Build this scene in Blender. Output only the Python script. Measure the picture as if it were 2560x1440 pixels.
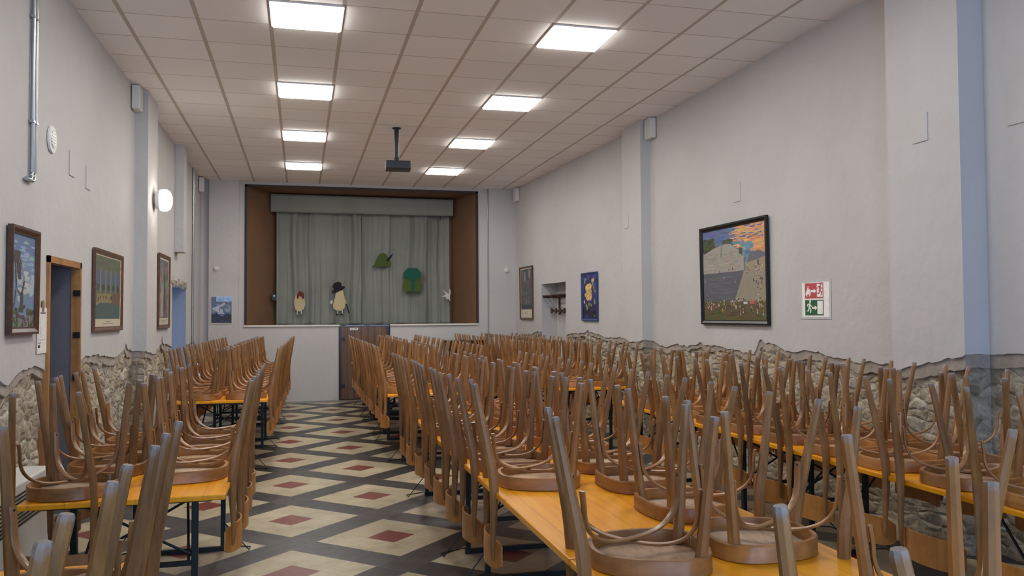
import bpy, bmesh, math, random
import numpy as np
from mathutils import Vector, Matrix, noise
R = math.radians
for o in list(bpy.data.objects): bpy.data.objects.remove(o)
S = bpy.context.scene
COL = S.collection
random.seed(7)

# ------------------------------------------------------------------ camera
def cam_axes(yaw, pitch, roll):
    y, p, r = R(yaw), R(pitch), R(roll)
    f = Vector((math.sin(y)*math.cos(p), math.cos(y)*math.cos(p), math.sin(p)))
    rt = Vector((math.cos(y), -math.sin(y), 0)); up = rt.cross(f)
    return rt*math.cos(r)-up*math.sin(r), up*math.cos(r)+rt*math.sin(r), f
cd = bpy.data.cameras.new('camera'); cam = bpy.data.objects.new('camera', cd); COL.objects.link(cam)
cd.sensor_width = 36; cd.lens = 36*2062/2560; cd.clip_start = .05; cd.clip_end = 100
cr, cu, cf = cam_axes(14.36, 1.87, .37)
cam.matrix_world = Matrix(((cr.x, cu.x, -cf.x, 0), (cr.y, cu.y, -cf.y, 0), (cr.z, cu.z, -cf.z, 1.62), (0, 0, 0, 1)))
S.camera = cam

# ------------------------------------------------------------------ world, daylight, exposure
S.view_settings.view_transform = 'Standard'; S.view_settings.look = 'None'
S.view_settings.exposure = 0.08; S.view_settings.gamma = 1; S.view_settings.use_curve_mapping = False
w = bpy.data.worlds.new('sky'); S.world = w; w.use_nodes = True
w.node_tree.nodes['Background'].inputs[0].default_value = (.45, .62, 1, 1)
w.node_tree.nodes['Background'].inputs[1].default_value = 1.0
PANEL = 28.0          # radiance of the ceiling light panels
def daylight(name, x, y, z, sx, sz, power, rz=0):
    l = bpy.data.lights.new(name, 'AREA'); l.shape = 'RECTANGLE'; l.size = sx; l.size_y = sz
    l.energy = power; l.color = (.44, .64, 1)
    o = bpy.data.objects.new(name, l); COL.objects.link(o); o.location = (x, y, z); o.rotation_euler = (R(90), 0, R(rz))
    return o
daylight('daylight', 0.0, -3.62, 2.0, 1.5, 2.0, 125)
daylight('daylight', 2.8, -3.62, 2.0, 1.5, 2.0, 125)
daylight('daylight', -2.52, 13.55, 1.1, 1.3, 1.9, 9, -90)     # outer door of the side passage

# ------------------------------------------------------------------ materials
def lin(c):
    if isinstance(c, str): c = [int(c[i:i+2], 16) for i in (0, 2, 4)]
    return tuple(((v/255)/12.92 if v/255 <= .04045 else ((v/255+.055)/1.055)**2.4) for v in c)+(1,)
class NT:
    def __init__(s, name):
        s.m = bpy.data.materials.new(name); s.m.use_nodes = True; s.t = s.m.node_tree; s.b = s.t.nodes['Principled BSDF']
    def n(s, typ, **kw):
        nd = s.t.nodes.new(typ)
        for k, v in kw.items():
            if k.startswith('i_'): nd.inputs[k[2:].replace('_', ' ')].default_value = v
            else: setattr(nd, k, v)
        return nd
    def l(s, a, b): s.t.links.new(a, b)
    def math(s, op, a, b=None, c=None):
        nd = s.t.nodes.new('ShaderNodeMath'); nd.operation = op
        for i, v in enumerate((a, b, c)):
            if v is None: continue
            if isinstance(v, (int, float)): nd.inputs[i].default_value = v
            else: s.l(v, nd.inputs[i])
        return nd.outputs[0]
    def mix(s, f, a, b):
        nd = s.t.nodes.new('ShaderNodeMix'); nd.data_type = 'RGBA'
        for i, v in ((0, f), (6, a), (7, b)):
            if isinstance(v, (int, float, tuple)): nd.inputs[i].default_value = v
            else: s.l(v, nd.inputs[i])
        return nd.outputs[2]
    def ramp(s, v, stops):
        nd = s.t.nodes.new('ShaderNodeValToRGB'); s.l(v, nd.inputs[0]); e = nd.color_ramp.elements
        while len(e) < len(stops): e.new(.5)
        for q, (p, c) in zip(e, stops): q.position = p; q.color = c
        return nd.outputs[0]
    def noise(s, scale, detail=4, vec=None, rough=.5, out=0):
        nd = s.n('ShaderNodeTexNoise'); nd.inputs['Scale'].default_value = scale; nd.inputs['Detail'].default_value = detail
        nd.inputs['Roughness'].default_value = rough
        if vec is not None: s.l(vec, nd.inputs['Vector'])
        return nd.outputs[out]
    def mapping(s, vec, scale=(1, 1, 1), rot=(0, 0, 0), loc=(0, 0, 0)):
        nd = s.n('ShaderNodeMapping'); s.l(vec, nd.inputs[0]); nd.inputs['Scale'].default_value = scale
        nd.inputs['Rotation'].default_value = rot; nd.inputs['Location'].default_value = loc
        return nd.outputs[0]
    def bump(s, h, dist=.01, strength=.5):
        nd = s.n('ShaderNodeBump'); s.l(h, nd.inputs['Height']); nd.inputs['Distance'].default_value = dist
        nd.inputs['Strength'].default_value = strength; s.l(nd.outputs[0], s.b.inputs['Normal'])
def flat(name, col, rough=.6, metal=0, coat=0):
    t = NT(name); t.b.inputs['Base Color'].default_value = lin(col); t.b.inputs['Roughness'].default_value = rough
    t.b.inputs['Metallic'].default_value = metal; t.b.inputs['Coat Weight'].default_value = coat
    g = t.n('ShaderNodeTexCoord').outputs['Object']
    v = t.noise(9, 3, g)
    t.l(t.mix(t.math('MULTIPLY', v, .22), lin(col), tuple(x*.75 for x in lin(col)[:3])+(1,)), t.b.inputs['Base Color'])
    return t.m
M = {}
def plaster(name, col, dirt=.25):
    t = NT(name); g = t.n('ShaderNodeNewGeometry').outputs['Position']
    a = t.noise(1.1, 5, g, .6); b = t.noise(14, 6, g, .6)
    c = t.ramp(a, [(.3, tuple(x*(1-dirt*.35) for x in lin(col)[:3])+(1,)), (.7, lin(col))])
    t.l(c, t.b.inputs['Base Color']); t.b.inputs['Roughness'].default_value = .75
    lump = t.noise(3.5, 2, g)
    t.bump(t.math('ADD', t.math('MULTIPLY', b, .35), t.math('MULTIPLY', lump, 1.0)), .018, .7)
    return t.m
M['plaster'] = plaster('white_plaster', (198, 196, 194))
M['blueplaster'] = plaster('blue_grey_paint', (140, 148, 164))
M['greyplaster'] = plaster('dark_grey_paint', (122, 122, 130))
M['brownpaint'] = plaster('brown_paint', (128, 96, 70), .5)
def stone():
    t = NT('rubble_stone'); g = t.n('ShaderNodeNewGeometry').outputs['Position']
    wv = t.noise(2.4, 5, g, out=1)
    wm = t.n('ShaderNodeVectorMath', operation='ADD'); t.l(g, wm.inputs[0])
    sc = t.n('ShaderNodeVectorMath', operation='SCALE'); t.l(wv, sc.inputs[0]); sc.inputs['Scale'].default_value = .16; t.l(sc.outputs[0], wm.inputs[1])
    mp = t.mapping(wm.outputs[0], (7, 7, 13))
    v1 = t.n('ShaderNodeTexVoronoi', feature='DISTANCE_TO_EDGE'); t.l(mp, v1.inputs['Vector']); v1.inputs['Scale'].default_value = 1
    v2 = t.n('ShaderNodeTexVoronoi', feature='F1'); t.l(mp, v2.inputs['Vector']); v2.inputs['Scale'].default_value = 1
    sep = t.n('ShaderNodeSeparateColor'); t.l(v2.outputs['Color'], sep.inputs[0])
    c = t.ramp(sep.outputs[0], [(0, lin((150, 138, 120))), (.35, lin((196, 186, 166))), (.7, lin((214, 206, 192))), (1, lin((178, 160, 128)))])
    n2 = t.noise(9, 8, g, .7)
    n4 = t.noise(30, 6, g, .75)
    c = t.mix(t.ramp(n2, [(.4, (0, 0, 0, 1)), (.62, (.75, .75, .75, 1))]), c, lin((128, 114, 94))); c = t.mix(t.ramp(n4, [(.5, (0, 0, 0, 1)), (.68, (.6, .6, .6, 1))]), c, lin((96, 84, 68)))
    edge = t.ramp(v1.outputs[0], [(0, (1, 1, 1, 1)), (.1, (0, 0, 0, 1))])
    c = t.mix(t.math('MULTIPLY', edge, .75), c, lin((176, 166, 146)))
    t.l(c, t.b.inputs['Base Color']); t.b.inputs['Roughness'].default_value = .95
    h = t.math('ADD', t.math('MULTIPLY', t.math('MINIMUM', v1.outputs[0], .25), 2.4), t.math('MULTIPLY', n2, .9))
    t.bump(h, .022, 1.0)
    return t.m
M['stone'] = stone()
def rawplaster():
    t = NT('raw_plaster_edge'); g = t.n('ShaderNodeNewGeometry').outputs['Position']
    n = t.noise(7, 8, g, .7)
    t.l(t.ramp(n, [(.3, lin((150, 140, 128))), (.55, lin((180, 170, 156))), (.8, lin((204, 196, 184)))]), t.b.inputs['Base Color'])
    t.b.inputs['Roughness'].default_value = .95; t.bump(t.noise(22, 8, g, .7), .02, .9)
    return t.m
M['raw'] = rawplaster()
def ceiling_mat():
    t = NT('suspended_ceiling_tiles'); g = t.n('ShaderNodeNewGeometry').outputs['Position']
    s = t.n('ShaderNodeSeparateXYZ'); t.l(g, s.inputs[0])
    def line(co, off, pitch, half):
        f = t.math('FRACT', t.math('DIVIDE', t.math('SUBTRACT', co, off), pitch))
        d = t.math('MULTIPLY', t.math('MINIMUM', f, t.math('SUBTRACT', 1, f)), pitch)
        return t.math('LESS_THAN', d, half)
    lx = line(s.outputs[0], -.26, .6035, .018); ly = line(s.outputs[1], 9.25, .602, .0075)
    ix = t.math('FLOOR', t.math('DIVIDE', t.math('SUBTRACT', s.outputs[0], -.26), .6035)); iy = t.math('FLOOR', t.math('DIVIDE', t.math('SUBTRACT', s.outputs[1], 9.25), .602))
    cb = t.n('ShaderNodeCombineXYZ'); t.l(ix, cb.inputs[0]); t.l(iy, cb.inputs[1])
    wn = t.n('ShaderNodeTexWhiteNoise'); t.l(cb.outputs[0], wn.inputs[0])
    tile = t.ramp(wn.outputs[0], [(0, lin((238, 236, 234))), (1, lin((245, 243, 241)))])
    c = t.mix(ly, tile, lin((202, 192, 180))); c = t.mix(lx, c, lin((192, 181, 169)))
    t.l(c, t.b.inputs['Base Color']); t.b.inputs['Roughness'].default_value = .7
    h = t.math('SUBTRACT', 1, t.math('MAXIMUM', lx, ly)); t.bump(h, .004, .4)
    return t.m
M['ceiling'] = ceiling_mat()
def floor_mat():
    t = NT('cement_floor_tiles'); g = t.n('ShaderNodeNewGeometry').outputs['Position']
    # tile squares turned 45 degrees, repeat of four; a red square sits at (-.073, 6.854)
    mp = t.n('ShaderNodeMapping', vector_type='TEXTURE'); t.l(g, mp.inputs[0])
    mp.inputs['Location'].default_value = (-.073, 6.854, 0); mp.inputs['Rotation'].default_value = (0, 0, R(45.8)); mp.inputs['Scale'].default_value = (.25, .25, .25)
    s = t.n('ShaderNodeSeparateXYZ'); t.l(mp.outputs[0], s.inputs[0])
    u = t.math('ADD', s.outputs[0], 1.5); v = t.math('ADD', s.outputs[1], 1.5)
    def m5(a): return t.math('FLOORED_MODULO', t.math('FLOOR', a), 4)
    i, j = m5(u), m5(v)
    ci = t.math('LESS_THAN', i, 2.5); cj = t.math('LESS_THAN', j, 2.5); cream = t.math('MULTIPLY', ci, cj)
    ri = t.math('COMPARE', i, 1, .3); rj = t.math('COMPARE', j, 1, .3); red = t.math('MULTIPLY', ri, rj)
    cb = t.n('ShaderNodeCombineXYZ'); t.l(t.math('FLOOR', u), cb.inputs[0]); t.l(t.math('FLOOR', v), cb.inputs[1])
    wn = t.n('ShaderNodeTexWhiteNoise'); t.l(cb.outputs[0], wn.inputs[0])
    n = t.noise(3, 7, g, .65); n3 = t.noise(11, 6, g, .65)
    dirt = t.math('MULTIPLY', t.math('ADD', n, n3), .5)
    k = t.mix(dirt, lin((42, 42, 45)), lin((78, 76, 76))); k = t.mix(t.math('MULTIPLY', wn.outputs[0], .7), k, lin((36, 37, 42)))
    cr_ = t.ramp(dirt, [(.3, lin((132, 120, 94))), (.5, lin((180, 168, 138))), (.7, lin((202, 192, 166)))])
    cr_ = t.mix(t.math('MULTIPLY', wn.outputs[0], .4), cr_, lin((150, 138, 112)))
    rd = t.mix(dirt, lin((92, 32, 26)), lin((132, 62, 50)))
    c = t.mix(cream, k, cr_); c = t.mix(red, c, rd)
    def gl(a):
        f = t.math('FRACT', a); return t.math('LESS_THAN', t.math('MINIMUM', f, t.math('SUBTRACT', 1, f)), .008)
    gr = t.math('MAXIMUM', gl(u), gl(v))
    c = t.mix(t.math('MULTIPLY', gr, .55), c, lin((126, 120, 108)))
    sy = t.n('ShaderNodeSeparateXYZ'); t.l(g, sy.inputs[0])
    brd = t.math('GREATER_THAN', sy.outputs[1], 15.95)
    c = t.mix(brd, c, lin((120, 116, 106)))
    t.l(c, t.b.inputs['Base Color'])
    t.l(t.math('ADD', t.math('MULTIPLY', n3, .3), .22), t.b.inputs['Roughness'])
    t.bump(t.math('SUBTRACT', t.math('MULTIPLY', n3, .3), gr), .0015, .3)
    return t.m
M['floor'] = floor_mat()
def wood(name, c1, c2, c3, scale, rough=.38, tips=False, coat=.25):
    t = NT(name); tc = t.n('ShaderNodeTexCoord').outputs['Object']
    oi = t.n('ShaderNodeObjectInfo')
    add = t.n('ShaderNodeVectorMath', operation='ADD'); t.l(tc, add.inputs[0]); 
    cbr = t.n('ShaderNodeCombineXYZ'); t.l(t.math('MULTIPLY', oi.outputs['Random'], 7), cbr.inputs[0]); t.l(t.math('MULTIPLY', oi.outputs['Random'], 3), cbr.inputs[2]); t.l(cbr.outputs[0], add.inputs[1])
    mp = t.mapping(add.outputs[0], scale)
    gr = t.noise(1, 6, mp, .6); gr2 = t.noise(.25, 3, mp)
    c = t.ramp(gr, [(.28, lin(c1)), (.55, lin(c2)), (.78, lin(c3))])
    sc = t.n('ShaderNodeSeparateColor'); t.l(oi.outputs['Color'], sc.inputs[0])
    c = t.mix(t.math('MULTIPLY', sc.outputs[0], .55), c, lin((92, 60, 40)))
    c = t.mix(t.math('MULTIPLY', sc.outputs[1], .45), c, lin((192, 134, 74)))
    pat = t.noise(7, 5, add.outputs[0], .65)
    c = t.mix(t.ramp(pat, [(.42, (0, 0, 0, 1)), (.7, (.4, .4, .4, 1))]), c, lin(tuple(int(v*.62) for v in c1)))
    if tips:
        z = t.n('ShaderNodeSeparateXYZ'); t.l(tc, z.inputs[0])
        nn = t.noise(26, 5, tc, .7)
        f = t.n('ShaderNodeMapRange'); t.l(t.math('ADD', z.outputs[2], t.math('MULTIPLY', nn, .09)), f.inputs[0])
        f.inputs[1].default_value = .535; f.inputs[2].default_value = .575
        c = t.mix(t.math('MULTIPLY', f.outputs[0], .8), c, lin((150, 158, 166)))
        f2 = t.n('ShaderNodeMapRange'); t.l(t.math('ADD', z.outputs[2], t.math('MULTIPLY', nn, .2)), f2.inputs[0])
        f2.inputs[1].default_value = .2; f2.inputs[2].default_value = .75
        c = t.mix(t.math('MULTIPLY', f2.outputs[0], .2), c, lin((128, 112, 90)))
    t.l(c, t.b.inputs['Base Color'])
    t.l(t.math('ADD', t.math('MULTIPLY', gr2, .2), rough-.08), t.b.inputs['Roughness'])
    t.b.inputs['Coat Weight'].default_value = coat; t.b.inputs['Coat Roughness'].default_value = .25
    t.bump(gr, .001, .25)
    return t.m
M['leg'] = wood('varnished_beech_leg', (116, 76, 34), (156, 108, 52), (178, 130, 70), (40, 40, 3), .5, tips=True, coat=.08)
M['frame'] = wood('varnished_beech_frame', (134, 86, 36), (174, 116, 52), (194, 136, 68), (8, 8, 30), .42, coat=.1)
M['back'] = wood('plywood_backrest', (172, 108, 44), (202, 134, 60), (216, 152, 78), (30, 8, 6))
M['brace'] = wood('bentwood_brace', (132, 88, 48), (166, 116, 68), (188, 138, 86), (12, 12, 12))
M['under'] = wood('raw_plywood_underside', (176, 146, 116), (206, 180, 152), (216, 194, 168), (12, 40, 4), .7, coat=0)
M['pine'] = wood('varnished_pine', (150, 100, 48), (186, 132, 72), (200, 150, 90), (30, 30, 2.5))
M['darkframe'] = wood('dark_picture_frame', (44, 26, 18), (70, 42, 28), (84, 54, 38), (20, 20, 20))
M['midframe'] = wood('brown_picture_frame', (66, 40, 24), (94, 60, 38), (108, 72, 46), (20, 20, 20))
M['doorwood'] = wood('brown_boarded_door', (70, 48, 32), (104, 76, 54), (122, 92, 66), (9, 9, .8), .5)
def tabletop():
    t = NT('orange_lacquered_boards'); tc = t.n('ShaderNodeTexCoord').outputs['Object']; oi = t.n('ShaderNodeObjectInfo')
    add = t.n('ShaderNodeVectorMath', operation='ADD'); t.l(tc, add.inputs[0])
    cbr = t.n('ShaderNodeCombineXYZ'); t.l(t.math('MULTIPLY', oi.outputs['Random'], 9), cbr.inputs[0]); t.l(cbr.outputs[0], add.inputs[1])
    mp = t.mapping(add.outputs[0], (26, 1.6, 26)); gr = t.noise(1, 6, mp, .6)
    c = t.ramp(gr, [(.3, lin((240, 150, 8))), (.6, lin((253, 174, 20))), (.8, lin((254, 188, 44)))])
    vp = t.mapping(add.outputs[0], (5.5, 2.6, .01)); v = t.n('ShaderNodeTexVoronoi', feature='F1'); t.l(vp, v.inputs['Vector']); v.inputs['Scale'].default_value = 1
    kn = t.ramp(v.outputs['Distance'], [(.035, (1, 1, 1, 1)), (.075, (0, 0, 0, 1))])
    c = t.mix(t.math('MULTIPLY', kn, .6), c, lin((140, 72, 14)))
    s = t.n('ShaderNodeSeparateXYZ'); t.l(tc, s.inputs[0])
    f = t.math('FRACT', t.math('MULTIPLY', t.math('ADD', s.outputs[0], 10), 6.667)); jn = t.math('LESS_THAN', t.math('MINIMUM', f, t.math('SUBTRACT', 1, f)), .012)
    c = t.mix(t.math('MULTIPLY', jn, .45), c, lin((160, 92, 20)))
    t.l(c, t.b.inputs['Base Color']); t.b.inputs['Roughness'].default_value = .32; t.b.inputs['Coat Weight'].default_value = .15; t.b.inputs['Coat Roughness'].default_value = .18
    t.bump(t.math('SUBTRACT', t.math('MULTIPLY', gr, .3), jn), .001, .3)
    return t.m
M['top'] = tabletop()
M['steel'] = flat('dark_green_steel', (24, 36, 40), .4, .2)
M['black'] = flat('black_plastic', (26, 28, 32), .4)
M['blackframe'] = flat('black_frame', (20, 20, 24), .35)
M['white'] = flat('white_enamel', (224, 222, 216), .45)
M['grille'] = flat('dark_grille', (40, 40, 40), .6)
M['chrome'] = flat('galvanised_steel', (176, 180, 182), .3, .9)
M['blueframe'] = flat('blue_frame', (52, 70, 120), .5)
M['darktrim'] = flat('dark_stage_trim', (48, 38, 34), .6)
M['sill'] = flat('white_sill', (226, 222, 212), .7)
M['darkwood'] = flat('dark_polished_wood', (34, 26, 24), .3)
M['rackwood'] = flat('dark_brown_turned_wood', (70, 42, 32), .35)
M['tape'] = flat('brown_tape', (146, 120, 78), .5)
M['frost'] = flat('sleeve_plastic', (206, 206, 202), .25)
def curtain_mat():
    t = NT('grey_green_curtain'); g = t.n('ShaderNodeNewGeometry').outputs['Position']
    n = t.noise(120, 3, g); n2 = t.noise(1.5, 4, g)
    t.l(t.ramp(n2, [(.3, lin((132, 136, 128))), (.7, lin((146, 149, 141)))]), t.b.inputs['Base Color'])
    t.b.inputs['Roughness'].default_value = .9; t.b.inputs['Sheen Weight'].default_value = .15; t.bump(n, .002, .4)
    return t.m
M['curtain'] = curtain_mat()
def art_mat():
    t = NT('printed_picture'); a = t.n('ShaderNodeAttribute', attribute_name='Col'); g = t.n('ShaderNodeNewGeometry').outputs['Position']
    n = t.noise(40, 6, g, .7)
    d = t.math('ADD', t.math('MULTIPLY', n, .6), .8)
    m = t.n('ShaderNodeVectorMath', operation='SCALE'); t.l(a.outputs['Color'], m.inputs[0]); t.l(d, m.inputs['Scale'])
    hs = t.n('ShaderNodeHueSaturation'); hs.inputs['Saturation'].default_value = .88; t.l(m.outputs[0], hs.inputs['Color'])
    t.l(hs.outputs[0], t.b.inputs['Base Color']); t.b.inputs['Roughness'].default_value = .45
    return t.m
M['art'] = art_mat()
def emis(name, col, st):
    t = NT(name); t.b.inputs['Base Color'].default_value = (1, 1, 1, 1); t.b.inputs['Emission Color'].default_value = col; t.b.inputs['Emission Strength'].default_value = st
    return t.m
M['panel'] = emis('lit_light_panel', (1, .965, .92, 1), PANEL)
M['globe'] = emis('lit_glass_globe', (1, .93, .82, 1), 14)
def glass():
    t = NT('window_glass'); t.b.inputs['Transmission Weight'].default_value = 1; t.b.inputs['Roughness'].default_value = .02; t.b.inputs['IOR'].default_value = 1.45; return t.m
M['glass'] = glass()

# ------------------------------------------------------------------ mesh helpers
def mk(name, bm, m, parent=None, smooth=False, loc=(0, 0, 0), rz=0, sharp=38):
    bmesh.ops.recalc_face_normals(bm, faces=bm.faces)
    me = bpy.data.meshes.new(name); bm.to_mesh(me); bm.free()
    for mm in (m if isinstance(m, list) else [m]): me.materials.append(mm)
    if smooth:
        for p in me.polygons: p.use_smooth = True
        try: me.set_sharp_from_angle(angle=R(sharp))
        except Exception: pass
    o = bpy.data.objects.new(name, me); COL.objects.link(o); o.location = loc; o.rotation_euler = (0, 0, rz)
    if parent: o.parent = parent
    o.color = (.1, .1, 0, 1)
    return o
def tag(o, label=None, cat=None, group=None, kind=None):
    if label: o['label'] = label
    if cat: o['category'] = cat
    if group: o['group'] = group
    if kind: o['kind'] = kind
    return o
def thing(name, label, cat, loc=(0, 0, 0), rz=0, group=None):
    o = bpy.data.objects.new(name, None); o.empty_display_size = .1; COL.objects.link(o); o.location = loc; o.rotation_euler = (0, 0, rz)
    return tag(o, label, cat, group)
def box(bm, c, s, rot=None, bev=0, mi=0):
    r = bmesh.ops.create_cube(bm, size=1, matrix=Matrix.Translation(c) @ (rot or Matrix()) @ Matrix.Diagonal((s[0], s[1], s[2], 1)))
    vs = r['verts']; fs = {f for v in vs for f in v.link_faces}
    for f in fs: f.material_index = mi
    if bev:
        es = {e for v in vs for e in v.link_edges}
        bmesh.ops.bevel(bm, geom=list(es), offset=bev, segments=2, affect='EDGES', profile=.5)
def bx(x0, x1, y0, y1, z0, z1, bm=None, bev=0):
    b = bm or bmesh.new(); box(b, ((x0+x1)/2, (y0+y1)/2, (z0+z1)/2), (x1-x0, y1-y0, z1-z0), bev=bev); return b
def sweep(bm, pts, sizes, sides=8, up=Vector((0, 0, 1)), caps=True, power=1.0, xdir=None):
    """pts: 3-D points; sizes: (half width, half depth) each; section a rounded polygon; xdir fixes the width direction"""
    pts = [Vector(p) for p in pts]; rings = []
    for i, p in enumerate(pts):
        t = (pts[min(i+1, len(pts)-1)]-pts[max(i-1, 0)]).normalized()
        a = Vector(xdir) if xdir is not None else (up if abs(t.dot(up)) < .95 else Vector((1, 0, 0)))
        a = (a - t*a.dot(t)).normalized(); b = t.cross(a)
        rg = []
        for k in range(sides):
            th = 2*math.pi*(k+.5)/sides; c, s_ = math.cos(th), math.sin(th)
            q = max(abs(c), abs(s_)); sq = 1/q
            e = 1+(sq-1)*power
            rg.append(bm.verts.new(p + a*(c*e*sizes[i][0]) + b*(s_*e*sizes[i][1])))
        rings.append(rg)
    for r0, r1 in zip(rings, rings[1:]):
        for k in range(sides): bm.faces.new((r0[k], r0[(k+1) % sides], r1[(k+1) % sides], r1[k]))
    if caps: bm.faces.new(rings[0][::-1]); bm.faces.new(rings[-1])
def cyl(bm, p0, p1, r0, r1=None, n=16):
    sweep(bm, [p0, p1], [(r0, r0), ((r1 or r0),)*2], n, power=0)
def tube(bm, pts, r, n=8): sweep(bm, pts, [(r, r)]*len(pts), n, power=0)
def prism(bm, pts2, z0, z1, tf=None):
    """extruded outline in x-z plane from y=z0 to y=z1"""
    tf = tf or (lambda x, y, z: (x, y, z))
    a = [bm.verts.new(tf(x, z0, z)) for x, z in pts2]; b = [bm.verts.new(tf(x, z1, z)) for x, z in pts2]
    bm.faces.new(a); bm.faces.new(b[::-1]); n = len(a)
    for i in range(n): bm.faces.new((a[i], b[i], b[(i+1) % n], a[(i+1) % n]))

# ------------------------------------------------------------------ the room
XL, XR, YB, YF, ZC = -1.81, 4.47, 16.3, -3.6, 4.18
LB = [(-3.6,1.2),(2,1.22),(4,1.2),(5.768,1.224),(5.914,1.193),(6.065,1.241),(6.225,1.27),(6.44,1.284),(6.625,1.253),(6.773,1.206),(7.683,1.246),(7.883,1.287),(8.321,1.278),(8.7,1.24),(9.088,1.219),(9.375,1.259),(9.5,1.29),(9.575,1.336),(9.66,1.28),(9.902,1.246),(10.373,1.194),(11.172,1.159),(11.618,1.218),(11.85,1.26),(11.932,1.383),(12.02,1.27),(12.278,1.248),(12.83,1.184),(14.3,1.16),(15.0,1.19),(15.5,1.19),(15.6,.95),(16.3,.9)]
RB = [(-3.6,1.3),(3,1.33),(4.3,1.347),(4.519,1.343),(4.632,1.322),(4.848,1.284),(4.94,1.265),(5.057,1.229),(5.259,1.188),(5.518,1.212),(5.656,1.21),(5.9,1.213),(6.1,1.226),(6.38,1.24),(6.467,1.272),(6.617,1.287),(6.74,1.268),(6.9,1.254),(7.036,1.271),(7.14,1.314),(7.315,1.331),(7.43,1.362),(7.55,1.21),(7.66,1.214),(7.98,1.234),(8.335,1.265),(8.6,1.268),(8.714,1.295),(8.8,1.263),(9.07,1.235),(9.4,1.238),(9.69,1.198),(9.84,1.223),(10,1.27),(10.19,1.259),(10.46,1.24),(10.74,1.299),(11.03,1.269),(11.23,1.287),(11.59,1.266),(11.89,1.302),(12.1,1.32),(12.21,1.33),(12.37,1.375),(12.5,1.32),(12.71,1.316),(13.07,1.303),(13.35,1.27),(14.1,1.268),(14.44,1.283),(14.82,1.313),(15.3,1.243),(15.93,1.214),(16.3,1.2)]
def interp(tb, y):
    for (a, za), (b, zb) in zip(tb, tb[1:]):
        if a <= y <= b: return za+(zb-za)*(y-a)/(b-a)
    return tb[-1][1]
def side_wall(name, path, table, inward, holes, stone_parent_name):
    """path of (x, y) corners; plaster skin with a ragged lower edge over rubble stone set 3 cm deeper"""
    bm = bmesh.new(); bs = bmesh.new(); br = bmesh.new()
    cols = []
    for (x0, y0), (x1, y1) in zip(path, path[1:]):
        L = math.hypot(x1-x0, y1-y0); n = max(1, int(L/.035)); nv = (-(y1-y0)/L*inward, (x1-x0)/L*inward)
        for i in range(n):
            q = nv if i or not cols or nv[0]*pn[0]+nv[1]*pn[1] > .5 else (nv[0]+pn[0], nv[1]+pn[1])
            cols.append((x0+(x1-x0)*i/n, y0+(y1-y0)*i/n, q[0], q[1]))
        pn = nv
    cols.append((*path[-1], *pn))
    def hole(y):
        for a, b, z in holes:
            if a < y < b: return z
        return None
    def zb(x, y): return interp(table, y)+.022*noise.noise(Vector((y*9, x*9, 3)))+.012*noise.noise(Vector((y*31, x*31, 8)))
    prev = None; prow = None; pr = None
    nz = 42
    for k, (x, y, ox, oy) in enumerate(cols):
        z = zb(x, y)
        v = (bm.verts.new((x, y, z)), bm.verts.new((x, y, ZC)), bm.verts.new((x+ox*.035, y+oy*.035, z)), y, x)
        # rendering coat: a grey-brown middle layer showing below the paint
        zr = z-.05-.05*(noise.noise(Vector((y*2.3, 5, x)))+.4)
        rw = (br.verts.new((x+ox*.014, y+oy*.014, z+.02)), br.verts.new((x+ox*.014, y+oy*.014, zr)), br.verts.new((x+ox*.05, y+oy*.05, zr)))
        row = []
        for q in range(nz+1):
            zz = 1.5*q/nz
            dn = .028*noise.noise(Vector((x*3.1, y*5.2, zz*7.5)))+.022*noise.noise(Vector((x*7, y*13, zz*17)))
            row.append(bs.verts.new((x+ox*(.035+dn), y+oy*(.035+dn), zz)))
        if prev:
            ym = (y+prev[3])/2; h = hole(ym) if abs(y-prev[3]) > 1e-4 else None
            if h:
                a = bm.verts.new((prev[4], prev[3], h)); b = bm.verts.new((x, y, h))
                bm.faces.new((a, b, v[1], prev[1]))
            else:
                bm.faces.new((prev[0], v[0], v[1], prev[1])); bm.faces.new((prev[0], prev[2], v[2], v[0]))
                br.faces.new((pr[0], rw[0], rw[1], pr[1])); br.faces.new((pr[1], rw[1], rw[2], pr[2]))
                for q in range(nz): bs.faces.new((prow[q], row[q], row[q+1], prow[q+1]))
        prev, prow, pr = v, row, rw
    wl = mk(name, bm, M['plaster']); tag(wl, kind='structure')
    mk('exposed_stone', bs, M['stone'], wl, smooth=True); mk('render_coat', br, M['raw'], wl)
    return wl
PL = [(XL, YF), (XL, 6.72), (XL, 7.6), (XL, 9.95), (XL+.14, 9.95), (XL+.14, 10.6), (XL, 10.6), (XL, 12.8), (XL, 14.3), (XL, YB)]
PR = [(XR, YF), (XR, 4.57), (XR-.2, 4.57), (XR-.2, 5.27), (XR, 5.27), (XR, 10.05), (XR-.14, 10.05), (XR-.14, 10.7), (XR, 10.7), (XR, 11), (4.47-.25*2.35/5.3, 13.35), (4.47-.25*3.6/5.3, 14.6), (4.22, YB)]
wall_left = side_wall('wall_left', PL, LB, 1, [(6.72, 7.6, 2.06), (12.8, 14.3, 2.13)], '')
wall_right = side_wall('wall_right', PR, RB, -1, [(13.35, 14.6, 2.18)], '')
# floor and ceiling
tag(mk('floor', bx(XL-1.8, XR+.6, YF, 17.6, -.1, 0), M['floor']), kind='structure')
tag(mk('ceiling', bx(XL-.1, XR+.1, YF, YB, ZC, ZC+.1), M['ceiling']), kind='structure')
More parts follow.
